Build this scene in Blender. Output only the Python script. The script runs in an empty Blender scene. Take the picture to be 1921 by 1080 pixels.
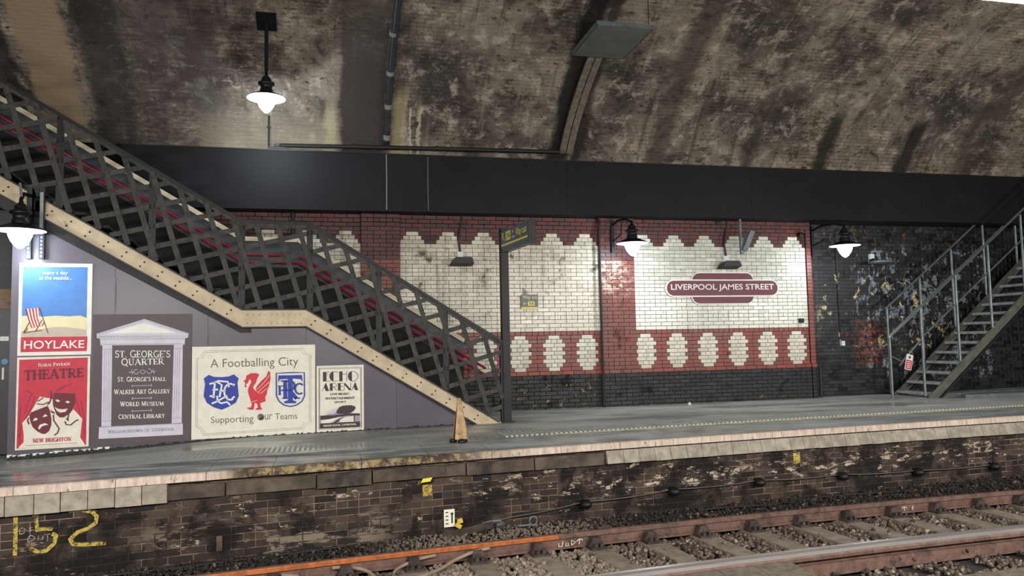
import bpy, math, random
import numpy as np
from mathutils import Vector, Matrix
random.seed(7)
rng = np.random.default_rng(11)
SC = bpy.context.scene
COL = SC.collection

# ------------------------------------------------------------------ camera, world, lights, exposure
cam_d = bpy.data.cameras.new('camera')
cam_d.sensor_width = 36.0
cam_d.lens = 26.986
cam_d.clip_start = 0.05
cam = bpy.data.objects.new('camera', cam_d)
COL.objects.link(cam)
RIGHT = Vector((0.97272336, -0.23108542, -0.02021852))
UP = Vector((0.00302167, -0.07453063, 0.99721415))
FWD = Vector((0.23194855, 0.97007459, 0.07179942))
cam.matrix_world = Matrix(((RIGHT.x, UP.x, -FWD.x, 0), (RIGHT.y, UP.y, -FWD.y, 0), (RIGHT.z, UP.z, -FWD.z, 0), (0, 0, 0, 1)))
SC.camera = cam

w = bpy.data.worlds.new('world')
SC.world = w
w.use_nodes = True
w.node_tree.nodes['Background'].inputs[0].default_value = (0.75, 0.85, 1.0, 1)
w.node_tree.nodes['Background'].inputs[1].default_value = 0.01

SC.view_settings.view_transform = 'Standard'
SC.view_settings.look = 'None'
SC.view_settings.gamma = 1.0
SC.view_settings.use_curve_mapping = False
SC.view_settings.exposure = 0.0

TUBE_W = 320.0       # each lit strip light over the near platform
LAMP_W = 52.0        # each platform lantern


def area(name, loc, aim, sx, sy, power, col):
    d = bpy.data.lights.new(name, 'AREA')
    d.shape = 'RECTANGLE'
    d.size, d.size_y, d.energy, d.color = sx, sy, power, col
    o = bpy.data.objects.new(name, d)
    COL.objects.link(o)
    o.location = loc
    o.rotation_euler = (Vector(aim) - Vector(loc)).to_track_quat('-Z', 'Z').to_euler()
    return o


for bx in (-7.0, -2.5, 2.6, 7.0, 11.5, 16.0):
    area('strip_light_glow', (bx, 1.9, 1.13), (bx + 0.4, 8.9, -0.9), 2.4, 0.14, TUBE_W, (1.0, 0.97, 0.93))


def point(name, loc, power, col, r=0.1):
    d = bpy.data.lights.new(name, 'POINT')
    d.energy, d.color, d.shadow_soft_size = power, col, r
    o = bpy.data.objects.new(name, d)
    COL.objects.link(o)
    o.location = loc
    return o


# ------------------------------------------------------------------ frames and curves of the place (metres, camera at the origin, z up)
ZP = -1.2485                                  # far platform
TH = math.atan(0.11)                          # the stairs and hoarding follow the platform edge, not the wall
HO = Vector((0, 11.703, 0))
HD = Vector((math.cos(TH), math.sin(TH), 0))
HN = Vector((-math.sin(TH), math.cos(TH), 0))


def HP(u, v, z):
    return HO + HD * u + HN * v + Vector((0, 0, z))


def E(x):                                     # platform edge
    if x < -4: return E(-4) + 0.17 * (x + 4)
    if x > 10: return E(10) + 0.075 * (x - 10)
    return 8.594 + 0.1384 * x - 0.0041 * x * x


def FR(x):                                    # far rail
    if x < -4: return FR(-4) + 0.18 * (x + 4)
    if x > 8.5: return FR(8.5) + 0.016 * (x - 8.5)
    return 7.886 + 0.1275 * x - 0.00657 * x * x


def sl(f, x): return (f(x + .01) - f(x - .01)) / .02


def NR(x):                                    # near rail
    return FR(x) - 1.50 * math.sqrt(1 + sl(FR, x) ** 2)


RAILZ = -2.07
SLEEPZ = -2.235


# ------------------------------------------------------------------ mesh helpers
class MB:
    def __init__(s):
        s.v, s.f, s.t = [], [], []

    def add(s, vs, fs, tint=None):
        o = len(s.v)
        s.v += [tuple(p) for p in vs]
        s.f += [tuple(i + o for i in f) for f in fs]
        tint = random.random() if tint is None else tint
        s.t += [tint] * len(fs)
        return s

    def box(s, x0, x1, y0, y1, z0, z1, tint=None):
        vs = [(x0, y0, z0), (x1, y0, z0), (x1, y1, z0), (x0, y1, z0), (x0, y0, z1), (x1, y0, z1), (x1, y1, z1), (x0, y1, z1)]
        return s.add(vs, [(0, 3, 2, 1), (4, 5, 6, 7), (0, 1, 5, 4), (1, 2, 6, 5), (2, 3, 7, 6), (3, 0, 4, 7)], tint)

    def obox(s, c, ax, ay, az, tint=None):    # oriented box: centre and three half-axis vectors
        c, ax, ay, az = map(Vector, (c, ax, ay, az))
        vs = [c + a * ax + b * ay + d * az for d in (-1, 1) for a, b in ((-1, -1), (1, -1), (1, 1), (-1, 1))]
        return s.add(vs, [(0, 3, 2, 1), (4, 5, 6, 7), (0, 1, 5, 4), (1, 2, 6, 5), (2, 3, 7, 6), (3, 0, 4, 7)], tint)

    def prism(s, poly, y0, y1, tint=None):    # polygon in x-z, extruded along y
        n = len(poly)
        vs = [(x, y0, z) for x, z in poly] + [(x, y1, z) for x, z in poly]
        a = sum(poly[i][0] * poly[(i + 1) % n][1] - poly[(i + 1) % n][0] * poly[i][1] for i in range(n))
        f0 = tuple(range(n)); f1 = tuple(range(2 * n - 1, n - 1, -1))
        if a < 0: f0, f1 = f0[::-1], f1[::-1]
        fs = [f0, f1]
        for i in range(n):
            j = (i + 1) % n
            fs.append((i, i + n, j + n, j) if a > 0 else (i, j, j + n, i + n))
        return s.add(vs, fs, tint)

    def tube(s, pts, r, n=8, tint=None, caps=True):
        pts = [Vector(p) for p in pts]
        rs = r if isinstance(r, (list, tuple)) else [r] * len(pts)
        vs, fs = [], []
        ref = None
        for i, p in enumerate(pts):
            d = (pts[min(i + 1, len(pts) - 1)] - pts[max(i - 1, 0)]).normalized()
            if ref is None:
                ref = d.cross(Vector((0, 0, 1)))
                if ref.length < 1e-3: ref = d.cross(Vector((1, 0, 0)))
            ref = (ref - d * ref.dot(d)).normalized()
            b = d.cross(ref)
            vs += [p + (ref * math.cos(2 * math.pi * k / n) + b * math.sin(2 * math.pi * k / n)) * rs[i] for k in range(n)]
        for i in range(len(pts) - 1):
            for k in range(n):
                fs.append((i * n + k, i * n + (k + 1) % n, (i + 1) * n + (k + 1) % n, (i + 1) * n + k))
        if caps:
            fs.append(tuple(range(n - 1, -1, -1)))
            fs.append(tuple(range((len(pts) - 1) * n, len(pts) * n)))
        return s.add(vs, fs, tint)

    def lathe(s, prof, c=(0, 0, 0), n=24, tint=None):
        c = Vector(c)
        vs, fs = [], []
        for r, z in prof:
            vs += [c + Vector((max(r, 1e-4) * math.cos(2 * math.pi * k / n), max(r, 1e-4) * math.sin(2 * math.pi * k / n), z)) for k in range(n)]
        for i in range(len(prof) - 1):
            for k in range(n):
                fs.append((i * n + k, i * n + (k + 1) % n, (i + 1) * n + (k + 1) % n, (i + 1) * n + k))
        return s.add(vs, fs, tint)

    def ribbon(s, pts, wd, closed=False, y=0.0):   # flat stroke in x-z
        pts = [Vector((p[0], p[1])) for p in pts]
        n = len(pts)
        L, R = [], []
        for i, p in enumerate(pts):
            if closed:
                a, b = pts[i - 1], pts[(i + 1) % n]
            else:
                a, b = pts[max(i - 1, 0)], pts[min(i + 1, n - 1)]
            d = b - a
            if d.length < 1e-9: d = Vector((1, 0))
            d.normalize()
            nn = Vector((-d.y, d.x)) * wd / 2
            L.append(p + nn); R.append(p - nn)
        vs = [(p.x, y, p.y) for p in L] + [(p.x, y, p.y) for p in R]
        m = n if closed else n - 1
        return s.add(vs, [(n + i, n + (i + 1) % n, (i + 1) % n, i) for i in range(m)])

    def build(s, name, mat, parent=None, smooth=False):
        me = bpy.data.meshes.new(name)
        me.from_pydata(s.v, [], s.f)
        at = me.attributes.new('tint', 'FLOAT', 'FACE')
        at.data.foreach_set('value', s.t)
        if smooth:
            me.polygons.foreach_set('use_smooth', [True] * len(me.polygons))
        me.materials.append(mat)
        me.update()
        return link(name, me, parent)


def link(name, me, parent=None):
    o = bpy.data.objects.new(name, me)
    COL.objects.link(o)
    if parent is not None: o.parent = parent
    return o


def tag(o, label, cat, group=None, kind=None):
    o['label'] = label; o['category'] = cat
    if group: o['group'] = group
    if kind: o['kind'] = kind
    return o


def thing(name, label, cat, loc=(0, 0, 0), rz=0.0, group=None):
    o = bpy.data.objects.new(name, None)
    COL.objects.link(o)
    o.empty_display_size = 0.1
    o.location = loc; o.rotation_euler = (0, 0, rz)
    return tag(o, label, cat, group)


def struct(name, label=None):
    o = bpy.data.objects.new(name, None)
    COL.objects.link(o)
    o['kind'] = 'structure'
    if label: o['label'] = label
    return o


def sub(a, b):
    return Vector(a) - Vector(b)


# ------------------------------------------------------------------ materials
def lin(c):
    out = []
    for v in c[:3]:
        v = v / 255.0
        out.append(v / 12.92 if v <= 0.04045 else ((v + 0.055) / 1.055) ** 2.4)
    return tuple(out) + (1.0,)


class NT:
    def __init__(s, name):
        s.m = bpy.data.materials.new(name)
        s.m.use_nodes = True
        s.t = s.m.node_tree
        s.b = s.t.nodes['Principled BSDF']

    def n(s, typ, **kw):
        x = s.t.nodes.new(typ)
        for k, v in kw.items(): setattr(x, k, v)
        return x

    def put(s, sock, v):
        if hasattr(v, 'node'): s.t.links.new(v, sock)
        elif isinstance(v, (tuple, list)) and len(v) == 3 and sock.type == 'RGBA': sock.default_value = tuple(v) + (1,)
        else: sock.default_value = v

    def math(s, op, a, b=0.0, c=None, clamp=False):
        x = s.n('ShaderNodeMath', operation=op, use_clamp=clamp)
        s.put(x.inputs[0], a); s.put(x.inputs[1], b)
        if c is not None: s.put(x.inputs[2], c)
        return x.outputs[0]

    def mix(s, f, a, b, blend='MIX'):
        x = s.n('ShaderNodeMix', data_type='RGBA', blend_type=blend)
        s.put(x.inputs[0], f); s.put(x.inputs[6], a); s.put(x.inputs[7], b)
        return x.outputs[2]

    def pos(s, scale=(1, 1, 1), loc=(0, 0, 0), src=None):
        if src is None:
            src = s.n('ShaderNodeNewGeometry').outputs['Position']
        x = s.n('ShaderNodeMapping')
        s.t.links.new(src, x.inputs['Vector'])
        x.inputs['Scale'].default_value = scale
        x.inputs['Location'].default_value = loc
        return x.outputs[0]

    def noise(s, vec, scale=1.0, detail=4.0, rough=0.55, dist=0.0):
        x = s.n('ShaderNodeTexNoise')
        s.t.links.new(vec, x.inputs['Vector'])
        x.inputs['Scale'].default_value = scale
        x.inputs['Detail'].default_value = detail
        x.inputs['Roughness'].default_value = rough
        x.inputs['Distortion'].default_value = dist
        return x.outputs[0]

    def step(s, v, lo, hi, a=0.0, b=1.0):       # smooth step
        x = s.n('ShaderNodeMapRange', interpolation_type='SMOOTHSTEP')
        s.put(x.inputs[0], v)
        x.inputs[1].default_value = lo; x.inputs[2].default_value = hi
        x.inputs[3].default_value = a; x.inputs[4].default_value = b
        return x.outputs[0]

    def sep(s, vec):
        x = s.n('ShaderNodeSeparateXYZ')
        s.t.links.new(vec, x.inputs[0])
        return x.outputs

    def rnd(s):                                 # one random number per piece, whether an object or a face of a joined mesh
        a = s.n('ShaderNodeAttribute', attribute_name='tint').outputs['Fac']
        o = s.n('ShaderNodeObjectInfo').outputs['Random']
        return s.math('FRACT', s.math('ADD', a, o))

    def bump(s, h, strength, dist=0.01):
        x = s.n('ShaderNodeBump')
        s.put(x.inputs['Height'], h)
        x.inputs['Strength'].default_value = strength
        x.inputs['Distance'].default_value = dist
        s.t.links.new(x.outputs[0], s.b.inputs['Normal'])

    def done(s, col, rough=0.6, metal=0.0, spec=0.5):
        s.put(s.b.inputs['Base Color'], col)
        s.put(s.b.inputs['Roughness'], rough)
        s.put(s.b.inputs['Metallic'], metal)
        s.b.inputs['Specular IOR Level'].default_value = spec
        return s.m


def mat(name, c, rough=0.6, metal=0.0, var=0.2, scale=6.0, bump=0.0, bscale=60.0, dirt=None, piece=0.0, spec=0.5):
    """general worn surface: colour with noise variation; dirt = (rgb, threshold, scale, softness)"""
    k = NT(name)
    c = lin(c)
    p = k.pos()
    f = k.noise(p, scale, 5.0, 0.6)
    lo = tuple(v * (1 - var) for v in c[:3]); hi = tuple(min(1, v * (1 + var)) for v in c[:3])
    col = k.mix(k.step(f, 0.3, 0.7), lo, hi)
    if piece:
        r = k.rnd()
        col = k.mix(1.0, col, k.mix(r, (1 - piece,) * 3, (1 + piece,) * 3), 'MULTIPLY')
    if dirt:
        g = k.noise(p, dirt[2], 6.0, 0.65, 0.3)
        col = k.mix(k.step(g, dirt[1], dirt[1] + (dirt[3] if len(dirt) > 3 else 0.08)), col, lin(dirt[0]))
    if bump:
        k.bump(k.noise(p, bscale, 5.0, 0.6), bump)
    return k.done(col, rough, metal, spec)


def flat(name, c, rough=0.5, spec=0.4):
    k = NT(name)
    f = k.noise(k.pos(), 9.0, 4.0)
    c = lin(c)
    return k.done(k.mix(k.step(f, 0.3, 0.75), tuple(v * 0.93 for v in c[:3]), tuple(min(1, v * 1.05) for v in c[:3])), rough, 0.0, spec)


def emit(name, c, s):
    k = NT(name)
    k.b.inputs['Emission Color'].default_value = lin(c)
    k.b.inputs['Emission Strength'].default_value = s
    return k.done(lin(c), 0.3)


def brick_mat(name, ca, cb, rough, dirt, dthr, dscale, streak=0.0, peel=None, rvar=0.0, bump=0.25, spec=0.5, pst=(1, 1, 1.6)):
    """bricks: colour between ca and cb by brick; dirt patches; vertical streaks; peel = list of (rgb, threshold, scale, z0, z1, x0, x1, seed)"""
    k = NT(name)
    r = k.rnd()
    p = k.pos()
    col = k.mix(r, lin(ca), lin(cb))
    fine = k.noise(p, 24.0, 6.0, 0.7)
    col = k.mix(1.0, col, k.mix(k.step(fine, 0.25, 0.75), (0.82,) * 3, (1.1,) * 3), 'MULTIPLY')
    g = k.noise(p, dscale, 7.0, 0.68, 0.4)
    gm = k.step(g, dthr, dthr + 0.14)
    col = k.mix(gm, col, lin(dirt))
    if streak:
        st = k.noise(k.pos((5.0, 5.0, 0.35)), 1.4, 5.0, 0.65)
        col = k.mix(k.math('MULTIPLY', k.step(st, 0.5, 0.72), streak), col, lin(dirt))
    if peel:
        X = k.sep(p)
        for (rgb, th, sc, z0, z1, x0, x1, seed) in peel:
            q = k.noise(k.pos(pst, (seed * 3.7, seed, seed * 1.3)), sc, 8.0, 0.72, 0.2)
            pm = k.step(q, th, th + 0.03)
            for ax, a, b, soft in ((0, x0, x1, 0.25), (2, z0, z1, 0.15)):
                if a is None: continue
                pm = k.math('MULTIPLY', pm, k.math('MULTIPLY', k.step(X[ax], a - soft, a + soft), k.step(X[ax], b - soft, b + soft, 1.0, 0.0)))
            col = k.mix(pm, col, lin(rgb))
    rr = k.math('ADD', k.math('MULTIPLY', gm, 0.4), k.math('ADD', rough, k.math('MULTIPLY', r, rvar)), clamp=True)
    k.bump(k.noise(p, 30.0, 5.0, 0.65), bump, 0.004)
    return k.done(col, rr, 0.0, spec)


DK = (30, 27, 25)
m_white_b = brick_mat('glazed_white_bay_b', (196, 188, 168), (220, 212, 192), 0.2, (92, 80, 64), 0.56, 2.6, 0.55, rvar=0.15)
m_white_c = brick_mat('glazed_white_bay_c', (196, 196, 180), (216, 216, 202), 0.16, (120, 110, 90), 0.66, 2.4, 0.3, rvar=0.12)
m_oval = brick_mat('glazed_cream_motif', (200, 196, 176), (220, 216, 198), 0.2, (130, 112, 88), 0.70, 3.0, 0.2, rvar=0.1)
m_red = brick_mat('glazed_red', (112, 46, 38), (146, 66, 52), 0.32, (72, 30, 26), 0.60, 2.6, 0.35, rvar=0.15)
m_redd = brick_mat('glazed_dark_red', (62, 30, 28), (96, 42, 38), 0.36, (36, 24, 24), 0.55, 2.0, 0.45, rvar=0.2)
m_pil = brick_mat('pilaster_red', (104, 50, 44), (138, 78, 66), 0.36, (58, 36, 34), 0.54, 2.4, 0.5,
                  [((178, 158, 140), 0.52, 7.0, 0.9, 1.75, 5.0, 5.7, 3)], rvar=0.2)
m_plinth = brick_mat('black_plinth', (22, 21, 21), (42, 39, 38), 0.45, (22, 20, 20), 0.55, 2.6, 0.4,
                     [((150, 135, 105), 0.58, 7.0, -1.2, -0.72, 3.4, 5.1, 5), ((104, 96, 88), 0.63, 5.0, None, None, None, None, 8)], rvar=0.25)
m_black = brick_mat('black_painted_brick', (22, 23, 25), (36, 37, 40), 0.24, (15, 15, 17), 0.55, 1.7, 0.3,
                    [((126, 134, 144), 0.55, 6.0, -0.9, 1.9, 11.0, 14.4, 2), ((206, 188, 138), 0.585, 5.0, -0.3, 1.35, 10.1, 13.2, 4),
                     ((124, 62, 50), 0.49, 12.0, -0.6, 0.3, 10.95, 11.5, 6), ((92, 70, 52), 0.56, 8.0, 1.85, 2.4, 9.9, 14.5, 9),
                     ((140, 58, 40), 0.62, 7.0, -0.6, 0.2, 9.9, 12.0, 12)], rvar=0.25, pst=(1, 1, .75))
m_plat = brick_mat('platform_face_brick', (30, 25, 23), (74, 61, 53), 0.7, (28, 24, 21), 0.46, 2.0, 0.5,
                   [((196, 180, 158), 0.585, 5.0, -1.68, -1.54, 1.6, 14.0, 2), ((204, 190, 168), 0.565, 5.0, -1.86, -1.70, 1.6, 12.0, 5),
                    ((176, 162, 142), 0.60, 4.5, -2.0, -1.52, -1.6, 1.2, 7), ((120, 108, 94), 0.54, 2.0, -2.2, -1.8, -1.8, 0.6, 11), ((120, 106, 92), 0.63, 6.0, None, None, None, None, 15)], bump=0.5, spec=0.25, pst=(.75, .75, 2.0))
m_mortar = mat('dark_mortar', (58, 52, 46), 0.9, var=0.35, scale=5)
m_mortar_p = mat('pale_mortar', (112, 94, 80), 0.95, var=0.5, scale=3, dirt=((40, 34, 30), 0.44, 2.0, 0.1))
m_backing = mat('sooty_backing', (34, 31, 30), 0.9)
m_fascia = mat('navy_fascia', (15, 16, 21), 0.62, var=0.25, scale=1.5, dirt=((36, 41, 50), 0.60, 1.6, 0.3), spec=0.28)
m_drip = flat('pale_drip', (120, 122, 118), 0.7)
m_iron = mat('lattice_iron', (55, 53, 49), 0.6, 0.2, var=0.4, scale=7, bump=0.25, dirt=((34, 32, 30), 0.54, 9.0))
m_irond = mat('dark_iron', (27, 27, 27), 0.5, 0.3, var=0.3, scale=6)
m_black_iron = mat('black_lamp_iron', (22, 26, 30), 0.4, 0.3)
m_cream = mat('cream_stringer_paint', (190, 172, 142), 0.5, var=0.16, scale=4, dirt=((112, 92, 72), 0.62, 6.0, 0.15))
m_cap = mat('cream_cap_paint', (206, 196, 166), 0.5, var=0.1)
m_panelg = mat('slate_side_panel', (52, 60, 65), 0.5, var=0.2, dirt=((36, 38, 40), 0.6, 3.0, 0.2))
m_redrail = mat('red_handrail_paint', (136, 26, 46), 0.3, var=0.15)
m_tread = mat('worn_stair_tread', (27, 26, 25), 0.8, bump=0.3)
m_hoard = mat('purple_grey_hoarding', (80, 73, 85), 0.36, var=0.1, scale=1.5)
m_floor_a = None
m_stone = mat('pale_concrete_block', (146, 138, 124), 0.85, var=0.25, scale=9, bump=0.3, piece=0.1, dirt=((112, 88, 70), 0.66, 7.0, 0.12))
m_ledge = mat('sooty_ledge_stone', (74, 64, 54), 0.85, var=0.5, scale=4, bump=0.5, bscale=30, piece=0.2, dirt=((40, 34, 30), 0.50, 3.0, 0.15))
m_steel = mat('galvanised_steel', (112, 120, 120), 0.45, 0.5, var=0.2, scale=8, piece=0.1)
m_treadg = mat('worn_bright_tread', (168, 172, 170), 0.5, 0.2, var=0.2, scale=8)
m_stairg = mat('grey_painted_steel', (92, 92, 84), 0.55, 0.2, var=0.25, scale=6)
m_timber = mat('weathered_timber', (104, 96, 84), 0.8, var=0.3, scale=12)
m_sleeper = mat('concrete_sleeper', (122, 112, 98), 0.9, var=0.25, scale=8, bump=0.3, piece=0.12, dirt=((168, 160, 128), 0.66, 4.0, 0.12))
m_chair = mat('greasy_rail_chair', (62, 51, 45), 0.75, 0.1, var=0.5, scale=14, piece=0.3, bump=0.3)
m_rust = mat('rusty_rail', (108, 82, 72), 0.6, 0.2, var=0.3, scale=10, dirt=((72, 58, 52), 0.52, 5.0, 0.15))
m_rusto = mat('orange_rust', (166, 92, 44), 0.8, 0.1, var=0.3, scale=14)
m_cable = mat('grey_cable_sheath', (134, 118, 98), 0.7)
m_cabled = mat('black_cable', (26, 25, 25), 0.6)
m_cable2 = mat('tarnished_wire', (92, 86, 78), 0.6, 0.3)
m_globe = emit('lit_lamp_globe', (225, 240, 255), 12.0)
m_shade_in = emit('lit_white_shade_inside', (225, 240, 255), 3.0)
m_tube = emit('lit_strip_diffuser', (240, 224, 190), 0.5)
m_whitep = flat('white_plastic', (214, 216, 212))
m_wht = flat('print_white', (232, 232, 222))
m_offw = flat('print_ivory', (226, 222, 206))
m_sky = flat('print_sky_blue', (82, 136, 206))
m_sand = flat('print_sand', (232, 222, 178))
m_sandd = flat('print_shaded_sand', (196, 182, 166))
m_pred = flat('print_red', (196, 42, 66))
m_pmar = flat('print_maroon', (104, 28, 44))
m_curt = flat('print_curtain_fold', (150, 30, 52))
m_stg = flat('print_charcoal', (84, 72, 76))
m_lav = flat('print_pale_lavender', (204, 200, 212))
m_lavd = flat('print_mid_lavender', (150, 146, 160))
m_ink = flat('print_ink', (96, 90, 84))
m_inkd = flat('print_dark_ink', (56, 44, 46))
m_royal = flat('print_royal_blue', (38, 58, 158))
m_lbird = flat('print_scarlet', (206, 44, 58))
m_totem = flat('enamel_maroon', (98, 24, 38), 0.38)
m_totw = flat('enamel_white', (226, 220, 216), 0.3)
m_signb = flat('sign_slate_blue', (84, 92, 104), 0.35)
m_yel = flat('sign_yellow', (226, 214, 76), 0.4)
m_ypaint = mat('yellow_spray_paint', (196, 168, 66), 0.8, var=0.25, scale=16)
m_chalk = flat('chalk_white', (196, 186, 172), 0.9)
m_notice_r = flat('notice_red', (196, 46, 60))
m_cone = mat('grubby_tan_cone', (158, 126, 80), 0.45, var=0.35, scale=14, dirt=((98, 74, 56), 0.58, 10.0))
m_zinc = mat('drip_tray_zinc', (124, 132, 128), 0.35, 0.5, var=0.12, scale=4)
m_door = mat('dark_service_door', (38, 38, 40), 0.45)
m_concrete_n = mat('near_platform_paving', (120, 118, 114), 0.8)
m_nearwall = mat('near_wall_tiles', (120, 108, 96), 0.5)
m_moss = mat('sooty_debris', (44, 38, 32), 0.95)


def spray_mat():
    k = NT('yellow_spray_worn')
    p = k.pos()
    col = k.mix(k.noise(p, 12.0), lin((158, 136, 56)), lin((200, 178, 88)))
    k.put(k.b.inputs['Alpha'], k.step(k.noise(p, 26.0, 6.0, 0.7), 0.36, 0.58))
    return k.done(col, 0.85)


def chalk_mat():
    k = NT('worn_chalk_mark')
    p = k.pos()
    k.put(k.b.inputs['Alpha'], k.step(k.noise(p, 60.0, 4.0, 0.7), 0.40, 0.55))
    return k.done(lin((176, 166, 152)), 0.95)


m_spray = spray_mat()
m_chalkw = chalk_mat()


def vault_mat():
    k = NT('sooty_vault_brick')
    uv = k.n('ShaderNodeUVMap', uv_map='vault').outputs[0]
    S = k.sep(uv)
    X, V = S[0], S[1]
    # ragged X for bands
    wob = k.math('MULTIPLY', k.math('SUBTRACT', k.noise(k.pos((1.2, 0.8, 1), src=uv), 1.6, 6.0, 0.7), 0.5), 0.42)
    Xw = k.math('ADD', X, wob)
    big = k.noise(uv, 0.55, 6.0, 0.62, 0.4)
    mid = k.noise(uv, 2.6, 8.0, 0.72, 0.3)
    col = k.mix(k.step(big, 0.34, 0.64), lin((68, 62, 58)), lin((142, 131, 117)))
    col = k.mix(k.math('MULTIPLY', k.step(mid, 0.50, 0.64), 0.6), col, lin((190, 180, 162)))
    col = k.mix(k.math('MULTIPLY', k.step(mid, 0.46, 0.36), 0.8), col, lin((58, 52, 50)))
    # bricks showing through the limewash and soot
    br = k.n('ShaderNodeTexBrick')
    k.t.links.new(uv, br.inputs['Vector'])
    br.inputs['Scale'].default_value = 1.0
    br.inputs['Brick Width'].default_value = 0.235
    br.inputs['Row Height'].default_value = 0.078
    br.inputs['Mortar Size'].default_value = 0.009
    br.inputs['Mortar Smooth'].default_value = 0.4
    br.inputs['Color1'].default_value = (1.08, 1.06, 1.04, 1)
    br.inputs['Color2'].default_value = (0.80, 0.78, 0.78, 1)
    br.inputs['Mortar'].default_value = (0.45, 0.43, 0.42, 1)
    show = k.math('MULTIPLY', k.step(k.noise(uv, 0.9, 5.0, 0.7), 0.42, 0.62), 0.8)
    col = k.mix(show, col, k.mix(1.0, col, br.outputs['Color'], 'MULTIPLY'))
    # pits and dark flakes
    pit = k.noise(k.pos((1, 1.8, 1), src=uv), 6.5, 6.0, 0.7)
    col = k.mix(k.math('MULTIPLY', k.step(pit, 0.59, 0.64), 0.85), col, lin((42, 37, 35)))
    flake = k.noise(k.pos((1, 2.2, 1), (5, 2, 0), src=uv), 4.0, 8.0, 0.75)
    fz = k.math('MULTIPLY', k.step(flake, 0.50, 0.56), k.step(k.noise(k.pos((1, 1, 1), (2, 7, 0), src=uv), 0.8, 3.0), 0.48, 0.62))
    col = k.mix(k.math('MULTIPLY', fz, 0.75), col, lin((60, 47, 44)))
    spot = k.noise(k.pos((1, 1.5, 1), (8, 1, 0), src=uv), 9.0, 7.0, 0.75)
    col = k.mix(k.math('MULTIPLY', k.step(spot, 0.60, 0.66), 0.6), col, lin((196, 186, 168)))
    # streaks running down the curve
    st = k.noise(k.pos((4.5, 0.30, 1), src=uv), 1.0, 6.0, 0.65)
    col = k.mix(k.math('MULTIPLY', k.step(st, 0.54, 0.70), 0.6), col, lin((62, 55, 50)))
    st2 = k.noise(k.pos((6.0, 0.35, 1), (9, 4, 0), src=uv), 1.0, 5.0, 0.6)
    col = k.mix(k.math('MULTIPLY', k.step(st2, 0.60, 0.74), 0.5), col, lin((168, 156, 132)))

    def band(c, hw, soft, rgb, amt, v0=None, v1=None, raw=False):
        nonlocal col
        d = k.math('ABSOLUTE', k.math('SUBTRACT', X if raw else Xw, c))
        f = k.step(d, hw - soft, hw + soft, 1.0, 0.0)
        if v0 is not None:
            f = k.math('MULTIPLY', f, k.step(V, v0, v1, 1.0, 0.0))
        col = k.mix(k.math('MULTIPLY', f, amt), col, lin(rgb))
    band(-2.4, 0.7, 0.35, (66, 57, 57), 0.7)
    band(-4.28, 0.33, 0.05, (150, 130, 104), 0.95)
    band(-3.45, 0.35, 0.12, (48, 44, 43), 0.85)
    band(-4.95, 0.16, 0.08, (44, 40, 38), 0.85)
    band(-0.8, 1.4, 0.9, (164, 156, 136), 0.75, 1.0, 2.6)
    fl2 = k.noise(k.pos((1, 1.9, 1), (1, 6, 0), src=uv), 4.2, 9.0, 0.78, 0.3)
    reg = k.math('MULTIPLY', k.step(k.math('ABSOLUTE', k.math('SUBTRACT', Xw, -2.75)), 0.5, 0.8, 1.0, 0.0), k.step(V, 2.4, 4.0, 1.0, 0.25))
    col = k.mix(k.math('MULTIPLY', reg, k.math('MULTIPLY', k.step(fl2, 0.48, 0.55), 0.6)), col, lin((62, 51, 48)))
    col = k.mix(k.math('MULTIPLY', reg, k.math('MULTIPLY', k.step(fl2, 0.43, 0.36), 0.6)), col, lin((150, 140, 124)))
    band(1.44, 0.022, 0.012, (196, 186, 160), 0.75, 2.15, 2.25)
    band(1.60, 0.03, 0.015, (190, 180, 156), 0.7, 2.2, 2.3)
    band(0.60, 0.40, 0.05, (44, 41, 45), 0.95, 2.7, 4.6)
    band(0.60, 0.55, 0.35, (78, 70, 64), 0.5)
    band(0.03, 0.10, 0.06, (176, 170, 134), 0.7, 1.8, 2.6)
    band(1.22, 0.12, 0.06, (180, 168, 128), 0.6, 2.2, 2.8)
    band(4.32, 0.20, 0.08, (32, 29, 28), 0.95)
    band(4.68, 0.10, 0.05, (36, 32, 30), 0.8)
    band(6.35, 0.22, 0.12, (62, 54, 48), 0.7)
    band(8.35, 0.12, 0.08, (56, 50, 45), 0.7, 2.4, 3.4)
    band(10.05, 0.17, 0.09, (40, 44, 33), 0.9, 2.4, 3.0)
    band(12.05, 0.2, 0.09, (36, 34, 33), 0.92, 2.3, 2.8)
    band(13.6, 0.3, 0.2, (70, 62, 54), 0.6)
    k.bump(k.math('ADD', k.math('MULTIPLY', pit, -1.0), k.math('MULTIPLY', br.outputs['Fac'], -0.6)), 0.5, 0.02)
    return k.done(col, 0.85, 0.0, 0.2)


def floor_mat():
    k = NT('wet_platform_asphalt')
    p = k.pos()
    X = k.sep(p)
    big = k.noise(k.pos((0.5, 1.6, 1)), 1.0, 5.0, 0.6, 0.5)
    mid = k.noise(p, 5.0, 6.0, 0.65)
    col = k.mix(k.step(big, 0.35, 0.65), lin((150, 152, 146)), lin((198, 200, 194)))
    col = k.mix(k.math('MULTIPLY', k.step(mid, 0.45, 0.7), 0.35), col, lin((178, 174, 160)))
    # darker towards the left end
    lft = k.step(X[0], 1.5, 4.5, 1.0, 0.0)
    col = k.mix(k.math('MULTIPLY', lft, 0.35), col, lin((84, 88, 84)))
    wet = k.step(k.noise(k.pos((0.45, 1.4, 1), (3, 8, 0)), 1.0, 4.0, 0.55, 0.6), 0.42, 0.62)
    rough = k.math('SUBTRACT', 0.62, k.math('MULTIPLY', wet, 0.42))
    k.bump(k.noise(p, 70.0, 4.0, 0.6), 0.12, 0.004)
    return k.done(col, rough, 0.0, 0.5)


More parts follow.
